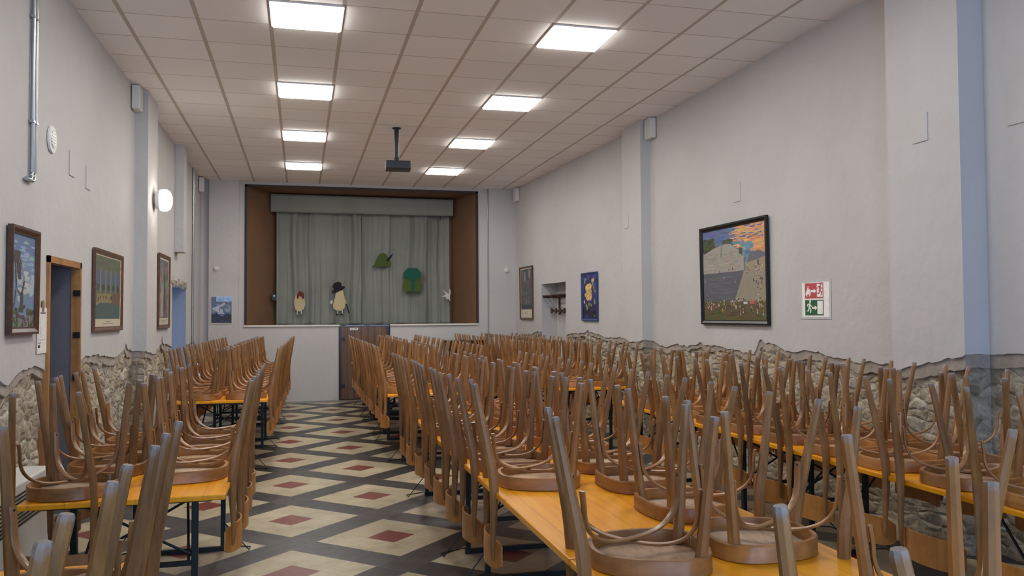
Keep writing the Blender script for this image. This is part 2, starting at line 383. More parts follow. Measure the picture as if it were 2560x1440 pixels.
# back wall round the stage opening and the little door
bm = bmesh.new()
for a in [(XL, -1.01, 0, ZC), (3.45, 4.25, 0, ZC), (-1.01, 3.45, 4.11, ZC), (-1.01, .71, 0, 1.43), (1.70, 3.45, 0, 1.43)]:
    bx(a[0], a[1], YB, YB+.14, a[2], a[3], bm)
bx(.5, 1.9, YB+.12, YB+.2, 0, 1.42, bm); bx(-1.66, -1.13, YB-.1, YB+.02, 0, ZC, bm); bx(3.68, 4.24, YB-.1, YB+.02, 0, ZC, bm)
tag(mk('wall_back', bm, M['plaster']), kind='structure')
# stage recess: splayed brown reveals, floor, dark edging
bm = bmesh.new()
def quad(b, *p): b.faces.new([b.verts.new(q) for q in p])
y0, y1 = YB+.001, 17.42
for sx, xi in ((-1.01, -.5), (3.45, 3.12)):
    quad(bm, (sx, y0, 1.43), (xi, y1, 1.43), (xi, y1, 4.10), (sx, y0, 4.11))
quad(bm, (-1.01, y0, 4.11), (-.5, y1, 4.10), (3.12, y1, 4.10), (3.45, y0, 4.11))
bx(-.7, 3.3, 17.42, 17.46, 1.43, 4.1, bm)
tag(mk('trim_1', bm, M['brownpaint']), kind='structure')
bm = bmesh.new()
quad(bm, (-1.01, YB, 1.425), (3.45, YB, 1.425), (3.12, y1, 1.425), (-.5, y1, 1.425))
tag(mk('floor_stage', bm, M['doorwood']), kind='structure')
bm = bmesh.new()
bx(-1.03, -.99, YB-.02, YB+.02, 1.46, 4.12, bm); bx(3.43, 3.47, YB-.02, YB+.02, 1.46, 4.12, bm); bx(-1.03, 3.47, YB-.02, YB+.02, 4.085, 4.125, bm)
tag(mk('trim_2', bm, M['darktrim']), kind='structure')
bm = bmesh.new(); bx(-1.04, .72, YB-.03, YB+.1, 1.425, 1.455, bm); bx(1.70, 3.48, YB-.03, YB+.1, 1.425, 1.455, bm)
tag(mk('trim_3', bm, M['sill']), kind='structure')
# the door under the stage
dr = thing('door_1', None, None, (1.205, YB+.03, 0)); tag(dr, kind='structure')
bm = bmesh.new()
for i in range(7): box(bm, (-.40+i*.133, 0, .71), (.131, .03, 1.40), bev=.003)
mk('door_panel', bm, M['doorwood'], dr)
bm = bmesh.new(); bx(-.495, -.45, -.05, .05, 0, 1.40, bm); bx(.43, .475, -.05, .0, 1.08, 1.40, bm); mk('door_frame', bm, M['darkwood'], dr)
for z in (.25, 1.15): mk('hinge', bx(-.46, -.38, -.035, -.012, z, z+.05), M['black'], dr)
# left doorways
def recess(name, x0, x1, ya, yb, zt, m):
    bm = bmesh.new()
    quad(bm, (x1, ya, 0), (x0, ya, 0), (x0, ya, zt), (x1, ya, zt)); quad(bm, (x1, yb, 0), (x0, yb, 0), (x0, yb, zt), (x1, yb, zt))
    quad(bm, (x0, ya, 0), (x0, yb, 0), (x0, yb, zt), (x0, ya, zt)); quad(bm, (x1, ya, zt), (x0, ya, zt), (x0, yb, zt), (x1, yb, zt))
    return tag(mk(name, bm, m), kind='structure')
recess('wall_corridor', XL-1.1, XL, 6.72, 7.6, 2.06, M['greyplaster'])
recess('wall_passage', XL-.75, XL+.0, 12.8, 14.3, 2.13, M['blueplaster'])
dr = thing('door_2', None, None, (XL, 7.16, 0)); tag(dr, kind='structure')
bm = bmesh.new()
bx(-.05, .02, -.46, -.42, 0, 2.08, bm); bx(-.05, .02, .425, .465, 0, 2.08, bm); bx(-.05, .02, -.46, .465, 2.03, 2.08, bm)
mk('door_frame', bm, M['pine'], dr)
for z in (1.45, 1.1, 1.8): mk('hinge', bx(-.03, .022, .41, .428, z, z+.05), M['darkwood'], dr)
# broken plaster lintel over the passage
bm = bmesh.new()
for i in range(16):
    y = 12.75+i*.1; z = 2.13+.03*math.sin(i*2.1); box(bm, (XL+.0, y, z), (.03, .1, .05+.03*math.sin(i*1.3)), Matrix.Rotation(i*.7, 4, 'X'), .006)
tag(mk('trim_4', bm, M['raw']), kind='structure')
# niche in the right wall
bm = bmesh.new()
xa, xb = 4.47-.25*3.6/5.3, 4.47-.25*2.35/5.3; xi = 4.60
quad(bm, (xa, 14.6, 0), (xi, 14.6, 0), (xi, 14.6, 2.18), (xa, 14.6, 2.18)); quad(bm, (xb, 13.35, 0), (xi, 13.35, 0), (xi, 13.35, 2.18), (xb, 13.35, 2.18))
quad(bm, (xi, 13.35, 0), (xi, 14.6, 0), (xi, 14.6, 2.18), (xi, 13.35, 2.18)); quad(bm, (xb, 13.35, 2.18), (xi, 13.35, 2.18), (xi, 14.6, 2.18), (xa, 14.6, 2.18))
tag(mk('wall_niche', bm, M['plaster']), kind='structure')
# rear wall behind the camera with two windows
bm = bmesh.new()
for a in [(XL, -.75, 0, ZC), (.75, 2.05, 0, ZC), (3.55, XR, 0, ZC), (-.75, .75, 0, 1), (-.75, .75, 3, ZC), (2.05, 3.55, 0, 1), (2.05, 3.55, 3, ZC)]:
    bx(a[0], a[1], YF-.3, YF, a[2], a[3], bm)
tag(mk('wall_rear', bm, M['plaster']), kind='structure')
for i, x in enumerate((0, 2.8)):
    wd = tag(thing('window_%d' % (i+1), None, None, (x, YF-.2, 1)), kind='structure')
    bm = bmesh.new(); bx(-.75, -.69, -.03, .03, 0, 2, bm); bx(.69, .75, -.03, .03, 0, 2, bm); bx(-.75, .75, -.03, .03, 0, .06, bm); bx(-.75, .75, -.03, .03, 1.94, 2, bm); bx(-.03, .03, -.03, .03, 0, 2, bm)
    mk('window_frame', bm, M['white'], wd); mk('pane', bx(-.7, .7, -.004, .004, .04, 1.96), M['glass'], wd)

# ------------------------------------------------------------------ ceiling light panels
ORD = ['first', 'second', 'third', 'fourth', 'fifth', 'sixth', 'seventh', 'eighth', 'ninth', 'tenth', 'eleventh', 'twelfth', 'thirteenth', 'fourteenth', 'fifteenth', 'sixteenth', 'seventeenth', 'eighteenth', 'nineteenth', 'twentieth', 'twenty-first', 'twenty-second', 'twenty-third', 'twenty-fourth', 'twenty-fifth', 'twenty-sixth']
def link_copy(src, parent):
    c = src.copy(); COL.objects.link(c); c.parent = parent; return c
lights = []
NEARNESS = {4.76: 'the one overhead, above the view', 7.16: 'nearest the camera', 9.56: 'second from the camera', 11.96: 'second from the stage', 14.37: 'nearest the stage'}
for side, x in (('left', .045), ('right', 2.455)):
    for y in (4.76, 7.16, 9.56, 11.96, 14.37):
        lab = 'square white light panel shining in the %s ceiling row, %s' % (side, NEARNESS[y])
        t = thing('ceiling_light', lab, 'ceiling light', (x, y, ZC-.012), 0, 'lit ceiling panels')
        if not lights:
            bm = bmesh.new()
            for a in [(-.3, -.285, -.3, .3), (.285, .3, -.3, .3), (-.285, .285, -.3, -.285), (-.285, .285, .285, .3)]: bx(a[0], a[1], a[2], a[3], -.002, .012, bm)
            fr = mk('light_frame', bm, M['white'], t); df = mk('diffuser', bx(-.285, .285, -.285, .285, -.014, .01), M['panel'], t); lights = [fr, df]
        else:
            for q in lights: link_copy(q, t)

# ------------------------------------------------------------------ bentwood chairs, built upside down: z = 0 is the table top
HC = .515
def up(x, y, z): return Vector((-x, y, HC-z))
def seat_outline(off=0, n=40):
    pts = []
    for i in range(n):
        th = 2*math.pi*i/n; c, s_ = math.cos(th), math.sin(th)
        ex = 2/2.7
        yy = (.205-off)*math.copysign(abs(s_)**ex, s_)
        a = (.205-off) - .028*(yy/.2)
        pts.append((a*math.copysign(abs(c)**ex, c), yy))
    return pts
def loft(bm, rings, close=True, cap0=False, cap1=False):
    vs = [[bm.verts.new(p) for p in r] for r in rings]; n = len(vs[0])
    for a, b in zip(vs, vs[1:]):
        for k in range(n): bm.faces.new((a[k], a[(k+1) % n], b[(k+1) % n], b[k]))
    if cap0: bm.faces.new(vs[0][::-1])
    if cap1: bm.faces.new(vs[-1])
    return vs
P = {}
bm = bmesh.new()     # hoop of the seat
prof = [(.0, .508), (-.001, .511), (.003, .515), (.018, .515), (.02, .508), (.02, .458), (.018, .454), (.003, .454), (0, .458)]
rings = [[up(x, y, z) for x, y in seat_outline(o)] for o, z in prof]; loft(bm, rings+[rings[0]])
bmesh.ops.remove_doubles(bm, verts=bm.verts, dist=1e-5)
P['seat_frame'] = (bm, M['frame'])
bm = bmesh.new(); loft(bm, [[up(x, y, z) for x, y in seat_outline(.018)] for z in (.512, .500)], cap0=True, cap1=True); P['seat_panel'] = (bm, M['under'])
bm = bmesh.new()     # curved backrest
nx, nzb = 18, 8; gf = []; gb = []
for i in range(nx+1):
    x = -.2+.4*i/nx; a = abs(x)/.2; yc = .276-.048*(x/.175)**2; hh = .073*(1-.35*a**8); zc = .815+.004*a*a
    gf.append([bm.verts.new(up(x, yc, zc+hh*(2*j/nzb-1))) for j in range(nzb+1)]); gb.append([bm.verts.new(up(x, yc-.009, zc+hh*(2*j/nzb-1))) for j in range(nzb+1)])
for i in range(nx):
    for j in range(nzb):
        bm.faces.new((gf[i][j], gf[i+1][j], gf[i+1][j+1], gf[i][j+1])); bm.faces.new((gb[i][j], gb[i][j+1], gb[i+1][j+1], gb[i+1][j]))
    bm.faces.new((gf[i][0], gb[i][0], gb[i+1][0], gf[i+1][0])); bm.faces.new((gf[i][-1], gf[i+1][-1], gb[i+1][-1], gb[i][-1]))
for g, h in ((gf[0], gb[0]), (gf[-1], gb[-1])):
    for j in range(nzb): bm.faces.new((g[j], g[j+1], h[j+1], h[j]))
P['backrest'] = (bm, M['back'])
def front_leg(s):
    bm = bmesh.new(); sz = []
    pts = []
    for t in [0, .004, .02, .2, .4, .6, .8, .95, 1]:
        z = .495*t; p = (s*(.187-.037*t), -.187+.045*t, z); pts.append(up(*p))
        r = .015+.0065*t**1.3; 
        if t == 0: r = .013
        sz.append((r, r))
    sweep(bm, pts, sz, 8, xdir=(1, 0, 0), power=.25); return bm
def rear_leg(s):
    bm = bmesh.new(); pts = []; sz = []
    for z, x, y, wx, wy in [(0, .140, .328, .0105, .011), (.006, .140, .327, .013, .0135), (.1, .149, .309, .013, .015), (.2, .158, .290, .0135, .0175), (.3, .167, .270, .014, .0205), (.37, .173, .256, .0145, .023), (.42, .177, .248, .0145, .0245), (.47, .180, .243, .0145, .0245), (.52, .180, .241, .014, .0225), (.6, .178, .243, .013, .019), (.7, .176, .247, .012, .015), (.78, .174, .249, .0105, .011), (.83, .173, .247, .009, .008), (.845, .173, .244, .006, .004)]:
        pts.append(up(s*x, y, z)); sz.append((wx, wy))
    sweep(bm, pts, sz, 8, xdir=(1, 0, 0), power=.62); return bm
def brace_bm(sx, ztop):
    A = Vector((sx*.146, -.142, .285)); B = Vector((-sx*.147, .238, .285)); bm = bmesh.new(); pts = []; n = 26
    mid = (A+B)/2; half = (A-B)/2; half.z = 0
    for i in range(n+1):
        th = math.pi*i/n; c, s_ = math.cos(th), math.sin(th); e = 2/2.7
        h = math.copysign(abs(c)**e, c); v = abs(s_)**e
        p = mid+half*h; p.z = .285+(ztop-.285)*v; pts.append(up(*p))
    mid2 = (pts[0]+pts[-1])/2; d = (up(*A)-up(*B)); nrm = Vector((d.y, -d.x, 0)).normalized()
    pts = [pts[0]+(pts[0]-mid2).normalized()*.006+Vector((0, 0, .045))]+pts+[pts[-1]+(pts[-1]-mid2).normalized()*.006+Vector((0, 0, .045))]
    sweep(bm, pts, [(.0125, .0065)]*len(pts), 8, xdir=nrm, power=.6)
    for f in bm.faces: f.material_index = 0
    nf = len(bm.faces)
    for p, q in ((pts[0], mid2), (pts[-1], mid2)):
        dd = Vector((q.x-p.x, q.y-p.y, 0)).normalized()
        for dz in (.012, .032): cyl(bm, p-Vector((0, 0, dz))+dd*.005, p-Vector((0, 0, dz))+dd*.0085, .0045, .004, 8)
    bm.faces.ensure_lookup_table()
    for f in bm.faces[nf:]: f.material_index = 1
    return bm
def chair_proto():
    t = thing('upturned_chair', '', 'chair')
    for nme in ('seat_frame', 'seat_panel', 'backrest'):
        b, m = P[nme]; o = mk(nme, b, m, t, True)
    t.children[0]
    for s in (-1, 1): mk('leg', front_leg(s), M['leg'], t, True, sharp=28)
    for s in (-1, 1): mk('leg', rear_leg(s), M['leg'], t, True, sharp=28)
    mk('curved_brace', brace_bm(1, .447), [M['brace'], M['grille']], t, True); mk('curved_brace', brace_bm(-1, .434), [M['brace'], M['grille']], t, True)
    bm = bmesh.new()
    for x in (-.1, .1): box(bm, up(x, -.176, .476), (.014, .006, .034), bev=.002)
    mk('metal_bracket', bm, M['chrome'], t)
    return t
proto = chair_proto(); PROTO_PARTS = list(proto.children); used = [False]
def chair(x, y, z, rz, label, group, tone):
    if not used[0]: t = proto; used[0] = True; parts = PROTO_PARTS
    else:
        t = proto.copy(); COL.objects.link(t); parts = [link_copy(q, t) for q in PROTO_PARTS]
    t.location = (x, y, z); t.rotation_euler = (0, 0, rz); t['label'] = label; t['group'] = group
    for q in parts: q.color = (tone[0], tone[1], 0, 1)
    return t
ZT = .77
def place_side(row, side, xedge, out, ys, group, rots={}, slope=0, y0=0):
    """out = +1: the back hangs off on the +x side; xedge: table edge"""
    for i, y in enumerate(ys):
        xe = xedge+slope*(y-y0)
        x = xe-out*(.225+random.uniform(-.006, .012)); rz = -out*math.pi/2+R(random.uniform(-3.5, 3.5))+R(rots.get(i, 0))
        if i in rots: x -= out*.03
        lab = 'upturned wooden chair, %s side of %s, %s from the camera' % (side, row, ORD[i])
        chair(x, y+random.uniform(-.012, .012), ZT+.001, rz, lab, group, (random.random()**1.5, random.random()**2))
def steps(a, n, d): return [a+i*d for i in range(n)]

# ------------------------------------------------------------------ folding beer tables
TPARTS = {}
def table(cx, y0, y1, label, rz=0, wd=.9):
    L = y1-y0; key = (round(L, 2), wd)
    t = thing('folding_table', label, 'table', (cx, (y0+y1)/2, 0), rz, 'orange folding tables')
    if key in TPARTS:
        for q in TPARTS[key]:
            c = link_copy(q, t)
            for ch in q.children: link_copy(ch, c)
        return t
    h = L/2-.006; parts = []
    bm = bmesh.new(); box(bm, (0, 0, ZT-.014), (wd, 2*h, .028), bev=.006)
    parts.append(mk('table_top', bm, M['top'], t))
    for y in (-h+.12, 0, h-.12): parts.append(mk('batten', bx(-.38, .38, y-.03, y+.03, ZT-.05, ZT-.028, None, .003), M['darkwood'], t))
    for e in (-1, 1):
        ye = e*(h-.30)
        for sx in (-1, 1):
            bm = bmesh.new(); bx(sx*.28-.016, sx*.28+.016, ye-.016, ye+.016, .0, ZT-.03, bm, .003)
            lg = mk('leg', bm, M['steel'], t); parts.append(lg)
            bm = bmesh.new()
            tube(bm, [(sx*.28, ye, .20), (sx*.455, ye-.05, .006), (sx*.46, ye+.03, .006), (sx*.28, ye+.12, .006), (sx*.28, ye+.02, .02)], .004, 6)
            mk('wire_foot', bm, M['steel'], lg)
        parts.append(mk('foot_bar', bx(-.30, .30, ye-.014, ye+.014, .0, .032), M['steel'], t)); parts.append(mk('crossbar', bx(-.28, .28, ye-.008, ye+.008, .36, .385), M['steel'], t))
        parts.append(mk('top_rail', bx(-.33, .33, ye-.02, ye+.02, ZT-.06, ZT-.03), M['steel'], t))
        for pts in ([(-.25, ye, .37), (-.2, ye-e*.36, ZT-.035)], [(.25, ye, .37), (.2, ye-e*.36, ZT-.035)], [(-.28, ye, .40), (.28, ye, ZT-.06)], [(.28, ye+.012, .40), (-.28, ye+.012, ZT-.06)]):
            bm = bmesh.new(); tube(bm, pts, .007, 6); parts.append(mk('folding_strut', bm, M['steel'], t))
    TPARTS[key] = parts
    return t
LR, MR, RR = 'left table row', 'middle table row', 'right table row'
table(-.93, .95, 3.15, 'orange folding table nearest the camera in the left row')
table(-.80, 4.2, 6.4, 'orange folding table in the left row, beside the pine door frame')
XA = lambda y: -.78+(y-8.85)*.02
for i, n in enumerate(('first', 'second', 'third')):
    y = 8.85+2.2*i; table(XA(y+1.1), y, y+2.2, 'orange folding table in the far part of the left row, %s beyond the gap' % n, -math.atan(.02))
for i, n in enumerate(('nearest the camera', 'second from the camera', 'third from the camera')):
    y = .26+2.5*i
    table(1.385, y, y+2.5, 'orange folding table with bare boards showing, middle row, %s' % n if i == 1 else 'orange folding table in the middle row, %s' % n, 0, .96)
    table(3.42, y-.1, y+2.4, 'orange folding table in the row by the stone wall, %s' % n)
for i, n in enumerate(('first', 'second', 'third')):
    y = 8.95+2.2*i
    table(1.385, y, y+2.2, 'orange folding table in the far part of the middle row, %s beyond the gap' % n, 0, .96)
    table(3.33, y+.1, y+2.3, 'orange folding table in the far part of the right row, %s beyond the gap' % n)
G = 'upturned chairs on the %s'
place_side('nearest left table', 'aisle', -.48, 1, [1.25, 1.72, 2.2, 2.68], G % LR)
place_side('nearest left table', 'wall', -1.38, -1, [2.25, 2.72], G % LR)
place_side('left table by pine doorway', 'aisle', -.35, 1, [4.7, 5.14, 5.58, 6.03], G % LR)
place_side('left table by pine doorway', 'wall', -1.25, -1, [4.98, 5.43, 5.9], G % LR)
chair(-1.06, 4.43, ZT+.001, math.pi+R(-8), 'upside-down wooden chair hanging its back over the near end of the left table', G % LR, (.7, .1))
place_side('far left tables', 'aisle', -.33, 1, steps(9.1, 13, .44), G % LR, slope=.02, y0=8.85)
place_side('far left tables', 'wall', -1.23, -1, steps(9.1, 13, .44), G % LR, slope=.02, y0=8.85)
place_side('near middle tables', 'aisle', .905, -1, [1.16, 2.65, 4.03, 4.5, 4.97, 5.42, 5.9, 6.4, 6.9, 7.38], G % MR, {1: -13, 2: -5})
place_side('near middle tables', 'far', 1.865, 1, [1.78, 2.72, 3.28, 3.85, 4.35, 4.85, 5.3, 5.8, 6.3, 6.8, 7.3], G % MR, {1: -7, 2: 5})
place_side('far middle tables', 'aisle', .905, -1, steps(9.2, 13, .44), G % MR)
place_side('far middle tables', 'far', 1.865, 1, steps(9.2, 13, .44), G % MR)
place_side('near right tables', 'inner', 2.97, -1, [2.93, 3.42, 3.92, 4.4, 4.88, 5.35, 5.85, 6.35, 6.85, 7.32], G % RR)
place_side('near right tables', 'stone wall', 3.87, 1, [3.6, 4.08, 4.55, 5.05, 5.5, 5.98, 6.45, 6.9, 7.35], G % RR)
place_side('far right tables', 'inner', 2.88, -1, steps(9.3, 14, .44), G % RR)
place_side('far right tables', 'stone wall', 3.78, 1, steps(9.3, 14, .44), G % RR)
# ------------------------------------------------------------------ stage curtain and what is pinned to it
def curtain_panel(name, label, x0, x1, z0, z1, yb, amp, seed, cat='curtain', hem=True):
    bm = bmesh.new(); nx = int((x1-x0)/.012); nz = 46; g = []
    for i in range(nx+1):
        x = x0+(x1-x0)*i/nx; col = []
        for j in range(nz+1):
            f = j/nz; z = z0+(z1-z0)*f
            xx = x+.05*noise.noise(Vector((x*.9, z*.8, seed)))
            d = amp*(.35*math.sin(xx*8.5+seed)+1.5*abs(noise.noise(Vector((xx*3.6, z*.16, seed*3))))+.9*noise.noise(Vector((xx*9, z*.22, seed)))+.25*noise.noise(Vector((xx*24, z*.4, seed)))+.35*(1-f)*noise.noise(Vector((xx*3+z*1.5, z*2.2, seed+4))))
            col.append(bm.verts.new((x, yb+d, z+(.015*math.sin(x*13) if j == 0 else 0))))
        g.append(col)
    for i in range(nx):
        for j in range(nz): bm.faces.new((g[i][j], g[i+1][j], g[i+1][j+1], g[i][j+1]))
    o = mk(name, bm, M['curtain'], smooth=True); md = o.modifiers.new('cloth', 'SOLIDIFY'); md.thickness = .006
    return tag(o, label, cat)
YC = 17.27
curtain_panel('stage_curtain', 'grey-green stage curtain, half left of the central parting', -.48, 1.205, 1.44, 3.80, YC, .095, 1.0)
curtain_panel('stage_curtain', 'grey-green stage curtain, half right of the central parting', 1.215, 3.06, 1.44, 3.80, YC+.02, .095, 2.3)
bm = bmesh.new(); nx = 150; g = []
for i in range(nx+1):
    x = -.59+3.70*i/nx; zt = 4.075-.02*i/nx
    g.append([bm.verts.new((x, 17.13+.008*math.sin(x*6)+.006*noise.noise(Vector((x*5, 0, j)))+(.012 if j == 0 else 0), 3.715+(zt-3.715)*j/6)) for j in range(7)])
for i in range(nx):
    for j in range(6): bm.faces.new((g[i][j], g[i+1][j], g[i+1][j+1], g[i][j+1]))
for e in (0, nx): pass
o = mk('curtain_pelmet', bm, M['curtain'], smooth=True); md = o.modifiers.new('cloth', 'SOLIDIFY'); md.thickness = .02
tag(o, 'grey-green fabric pelmet across the top of the stage curtain', 'pelmet')
def felt(name, col): return flat(name, col, .9)
F = {k: felt('felt_'+k, c) for k, c in dict(cream=(206, 190, 148), maroon=(108, 52, 52), black=(34, 26, 34), green=(74, 92, 44), teal=(24, 92, 74), olive=(78, 96, 42), dkgreen=(52, 66, 34), white=(220, 216, 208), rust=(150, 100, 90)).items()}
def cut(parent, name, m, pts, cx, cz, sc, dy=0, th=.012):
    """a cut felt shape, points in centimetres around (cx, cz)"""
    bm = bmesh.new(); prism(bm, [(cx+a*sc, cz+b*sc) for a, b in pts], -th-dy, -dy)
    return mk(name, bm, m, parent)
def ell(cx, cy, rx, ry, n=20, a0=0, a1=360): return [(cx+rx*math.cos(R(a0+(a1-a0)*i/n)), cy+ry*math.sin(R(a0+(a1-a0)*i/n))) for i in range(n if a1-a0 == 360 else n+1)]
YP = YC-.09
t = thing('felt_egg_figure', 'cream felt egg figure with a maroon cap pinned to the curtain', 'wall decoration', (-.03, YP, 1.66))
cut(t, 'body', F['cream'], [(-8, 10), (-10, 18), (-10, 27), (-8, 36), (-5, 42), (1, 44), (6, 42), (8, 35), (11, 26), (11, 17), (8, 10), (3, 6), (-4, 6)], 0, 0, .01)
cut(t, 'cap', F['maroon'], [(-5, 32), (-5, 40), (-1, 46), (5, 46), (9, 41), (9, 33), (6, 30), (4, 36), (0, 37), (-2, 31)], 0, 0, .01, .013)
for x in (-4, 4): cut(t, 'leg', F['white'], [(x-1, 0), (x+1.2, 0), (x+.8, 7), (x-.8, 7)], 0, 0, .01)
t = thing('felt_egg_figure', 'cream felt egg figure wearing a black hat and holding a cane', 'wall decoration', (.74, YP, 1.63))
cut(t, 'body', F['cream'], [(-10, 14), (-11, 20), (-9, 28), (-7, 36), (-5, 48), (9, 52), (11, 42), (13, 32), (14, 24), (12, 15), (6, 10), (-4, 10)], 0, 0, .01)
cut(t, 'hat', F['black'], [(-12, 45), (-13, 50), (-9, 53), (-12, 60), (-9, 66), (-1, 69), (6, 67), (6, 60), (12, 60), (13, 57), (9, 53), (0, 49), (-8, 45)], 0, 0, .01, .013)
for x in (-1, 8): cut(t, 'leg', F['white'], [(x-1, 3), (x+1, 3), (x+.8, 12), (x-.8, 12)], 0, 0, .01)
for x in (-4, 5): cut(t, 'shoe', F['black'], [(x-2, 0), (x+3.4, 1), (x+3.6, 4), (x+1, 4), (x-1.5, 2)], 0, 0, .01)
cut(t, 'cane', F['black'], [(15, 24), (17, 24.5), (22, 5), (20, 4)], 0, 0, .01, .013); cut(t, 'arm', F['cream'], [(12, 33), (14, 33), (17, 24), (15, 24)], 0, 0, .01, .008)
cut(t, 'glove', F['white'], [(-17, 27), (-14, 31), (-11, 29), (-13, 23), (-15, 24)], 0, 0, .01)
t = thing('felt_hat', 'green felt hunting hat with a black feather pinned to curtain', 'wall decoration', (1.63, YP, 2.62))
cut(t, 'crown', F['green'], [(-22, 0), (-16, 6), (-13, 14), (-10, 22), (-5, 28), (2, 30), (8, 27), (12, 20), (16, 14), (18, 10), (18, 2), (10, 3), (0, 1), (-10, 1)], 0, 0, .01)
cut(t, 'feather', F['black'], [(8, 13), (10, 18), (22, 30), (19, 21), (12, 13)], 0, 0, .01, .013)
t = thing('felt_rucksack', 'teal and olive felt rucksack shape pinned to the curtain', 'wall decoration', (2.25, YP, 2.12))
cut(t, 'bag', F['olive'], [(-18, 0), (-20, 8), (-19, 18), (-16, 24), (-18, 34), (-12, 46), (12, 46), (18, 38), (19, 28), (17, 22), (21, 14), (21, 6), (18, -1), (8, 0), (-8, 0)], 0, 0, .01)
cut(t, 'flap', F['teal'], [(-18, 28), (-19, 38), (-10, 49), (10, 49), (18, 40), (17, 30), (12, 27), (2, 23), (-2, 22), (-10, 27)], 0, 0, .01, .013)
cut(t, 'strap', F['teal'], [(-2, 1), (-3, 23), (5, 24), (4, 1)], 0, 0, .01, .009)
t = tag(cut(None, 'felt_hand', F['white'], [(0, -8), (3, -6), (7, -12), (6, -2), (8, 8), (6, 16), (4, 4), (-2, 8), (-8, 12), (-2, 3), (-12, -2), (-3, -2)], 0, 0, .01), 'small white felt hand at the right edge of the curtain', 'wall decoration'); t.location = (2.98, YP, 2.03)
t = tag(cut(None, 'felt_stick', F['rust'], [(-1, 9), (1, 9), (4, -6), (2, -7)], 0, 0, .01), 'short thin brown felt stick beside the felt rucksack', 'wall decoration'); t.location = (2.50, YP, 2.38)
bm = bmesh.new(); box(bm, (0, 0, 0), (.09, .07, .13), bev=.005); box(bm, (0, -.036, .03), (.03, .004, .03), mi=1)
tag(mk('switch_box', bm, [M['black'], M['white']], loc=(-.52, 17.15, 2.0)), 'small black switch box at the left curtain edge', 'switch box')

# ------------------------------------------------------------------ projector
t = thing('projector', 'black projector hanging from the ceiling on a pole', 'projector', (1.26, 11.22, 3.58), R(-4))
bm = bmesh.new(); cyl(bm, (0, 0, .19), (0, 0, .60), .032); mk('pole', bm, M['black'], t, True)
bm = bmesh.new(); cyl(bm, (0, 0, .59), (0, 0, .602), .06); mk('ceiling_plate', bm, M['black'], t)
bm = bmesh.new(); box(bm, (.02, 0, .0775), (.34, .26, .115), bev=.014); mk('body', bm, M['black'], t)
bm = bmesh.new(); box(bm, (0, 0, .165), (.07, .07, .06), bev=.01); box(bm, (.0, 0, .145), (.16, .05, .014), bev=.003)
for x in (-.08, .08): box(bm, (x, -.02, .14), (.02, .1, .01))
mk('bracket', bm, M['black'], t)
bm = bmesh.new(); cyl(bm, (.11, .12, .08), (.11, .15, .08), .04); mk('lens', bm, M['grille'], t)
bm = bmesh.new()
for i in range(5): box(bm, (-.1+i*.022, -.131, .09), (.006, .004, .05))
for x in (.09, .115, .14): box(bm, (x, -.131, .05), (.014, .004, .012))
mk('connector_panel', bm, M['steel'], t)

# ------------------------------------------------------------------ pictures
def canvas(name, parent, polys, w, h, z0=0, y=0, cell=.006):
    """a flat print: the shapes are laid over each other on one sheet of small coloured cells"""
    nx, nz = max(8, int(w/cell)), max(8, int(h/cell)); img = np.zeros((nz, nx, 3))
    gx, gz = np.meshgrid((np.arange(nx)+.5)/nx, (np.arange(nz)+.5)/nz)
    for c, pts in polys:
        q = np.array(pts); x0, z0_ = q.min(0); x1, z1 = q.max(0)
        a0, a1, b0, b1 = max(0, int(x0*nx)), min(nx, int(x1*nx)+1), max(0, int(z0_*nz)), min(nz, int(z1*nz)+1)
        if a1 <= a0 or b1 <= b0: continue
        X, Z = gx[b0:b1, a0:a1], gz[b0:b1, a0:a1]; ins = np.zeros(X.shape, bool)
        for (xa, za), (xb, zb_) in zip(pts, pts[1:]+pts[:1]):
            if za == zb_: continue
            ins ^= ((za > Z) != (zb_ > Z)) & (X < (xb-xa)*(Z-za)/(zb_-za)+xa)
        img[b0:b1, a0:a1][ins] = lin(c)[:3]
    vs = [((i/nx-.5)*w, 0, j/nz*h) for j in range(nz+1) for i in range(nx+1)]
    fs = [(j*(nx+1)+i, j*(nx+1)+i+1, (j+1)*(nx+1)+i+1, (j+1)*(nx+1)+i) for j in range(nz) for i in range(nx)]
    me = bpy.data.meshes.new(name); me.from_pydata(vs, [], fs)
    at = me.attributes.new('Col', 'FLOAT_COLOR', 'CORNER')
    at.data.foreach_set('color', np.repeat(np.concatenate([img.reshape(-1, 3), np.ones((nx*nz, 1))], 1), 4, 0).ravel())
    me.materials.append(M['art'])
    o = bpy.data.objects.new(name, me); COL.objects.link(o); o.parent = parent; o.location = (0, y, z0)
    return o
def picture(name, label, cat, loc, rz, w, h, fw, fm, polys, depth=.03, glass_=False, tilt=0):
    t = thing(name, label, cat, loc, rz); t.rotation_euler = (R(tilt), 0, rz)
    bm = bmesh.new(); prof = [(0, 0), (0, -depth), (fw*.35, -depth), (fw*.8, -depth*.6), (fw, -depth*.55), (fw, 0)]
    rings = []
    for o_, y in prof: rings.append([(-w/2+o_, y, o_), (w/2-o_, y, o_), (w/2-o_, y, h-o_), (-w/2+o_, y, h-o_)])
    loft(bm, rings+[rings[0]]); bmesh.ops.remove_doubles(bm, verts=bm.verts, dist=1e-6)
    mk('frame', bm, fm, t)
    canvas('print', t, polys, w-2*fw, h-2*fw, fw, -depth*.35)
    bm = bmesh.new(); bx(-w/2+.004, w/2-.004, -depth*.34, -.001, .004, h-.004, bm); mk('backing', bm, M['midframe'], t)
    bm = bmesh.new(); tube(bm, [(-.01, -.004, h-.002), (-.01, -.006, h+.015), (.01, -.006, h+.015), (.01, -.004, h-.002)], .002, 6); mk('hanger', bm, M['chrome'], t)
    return t
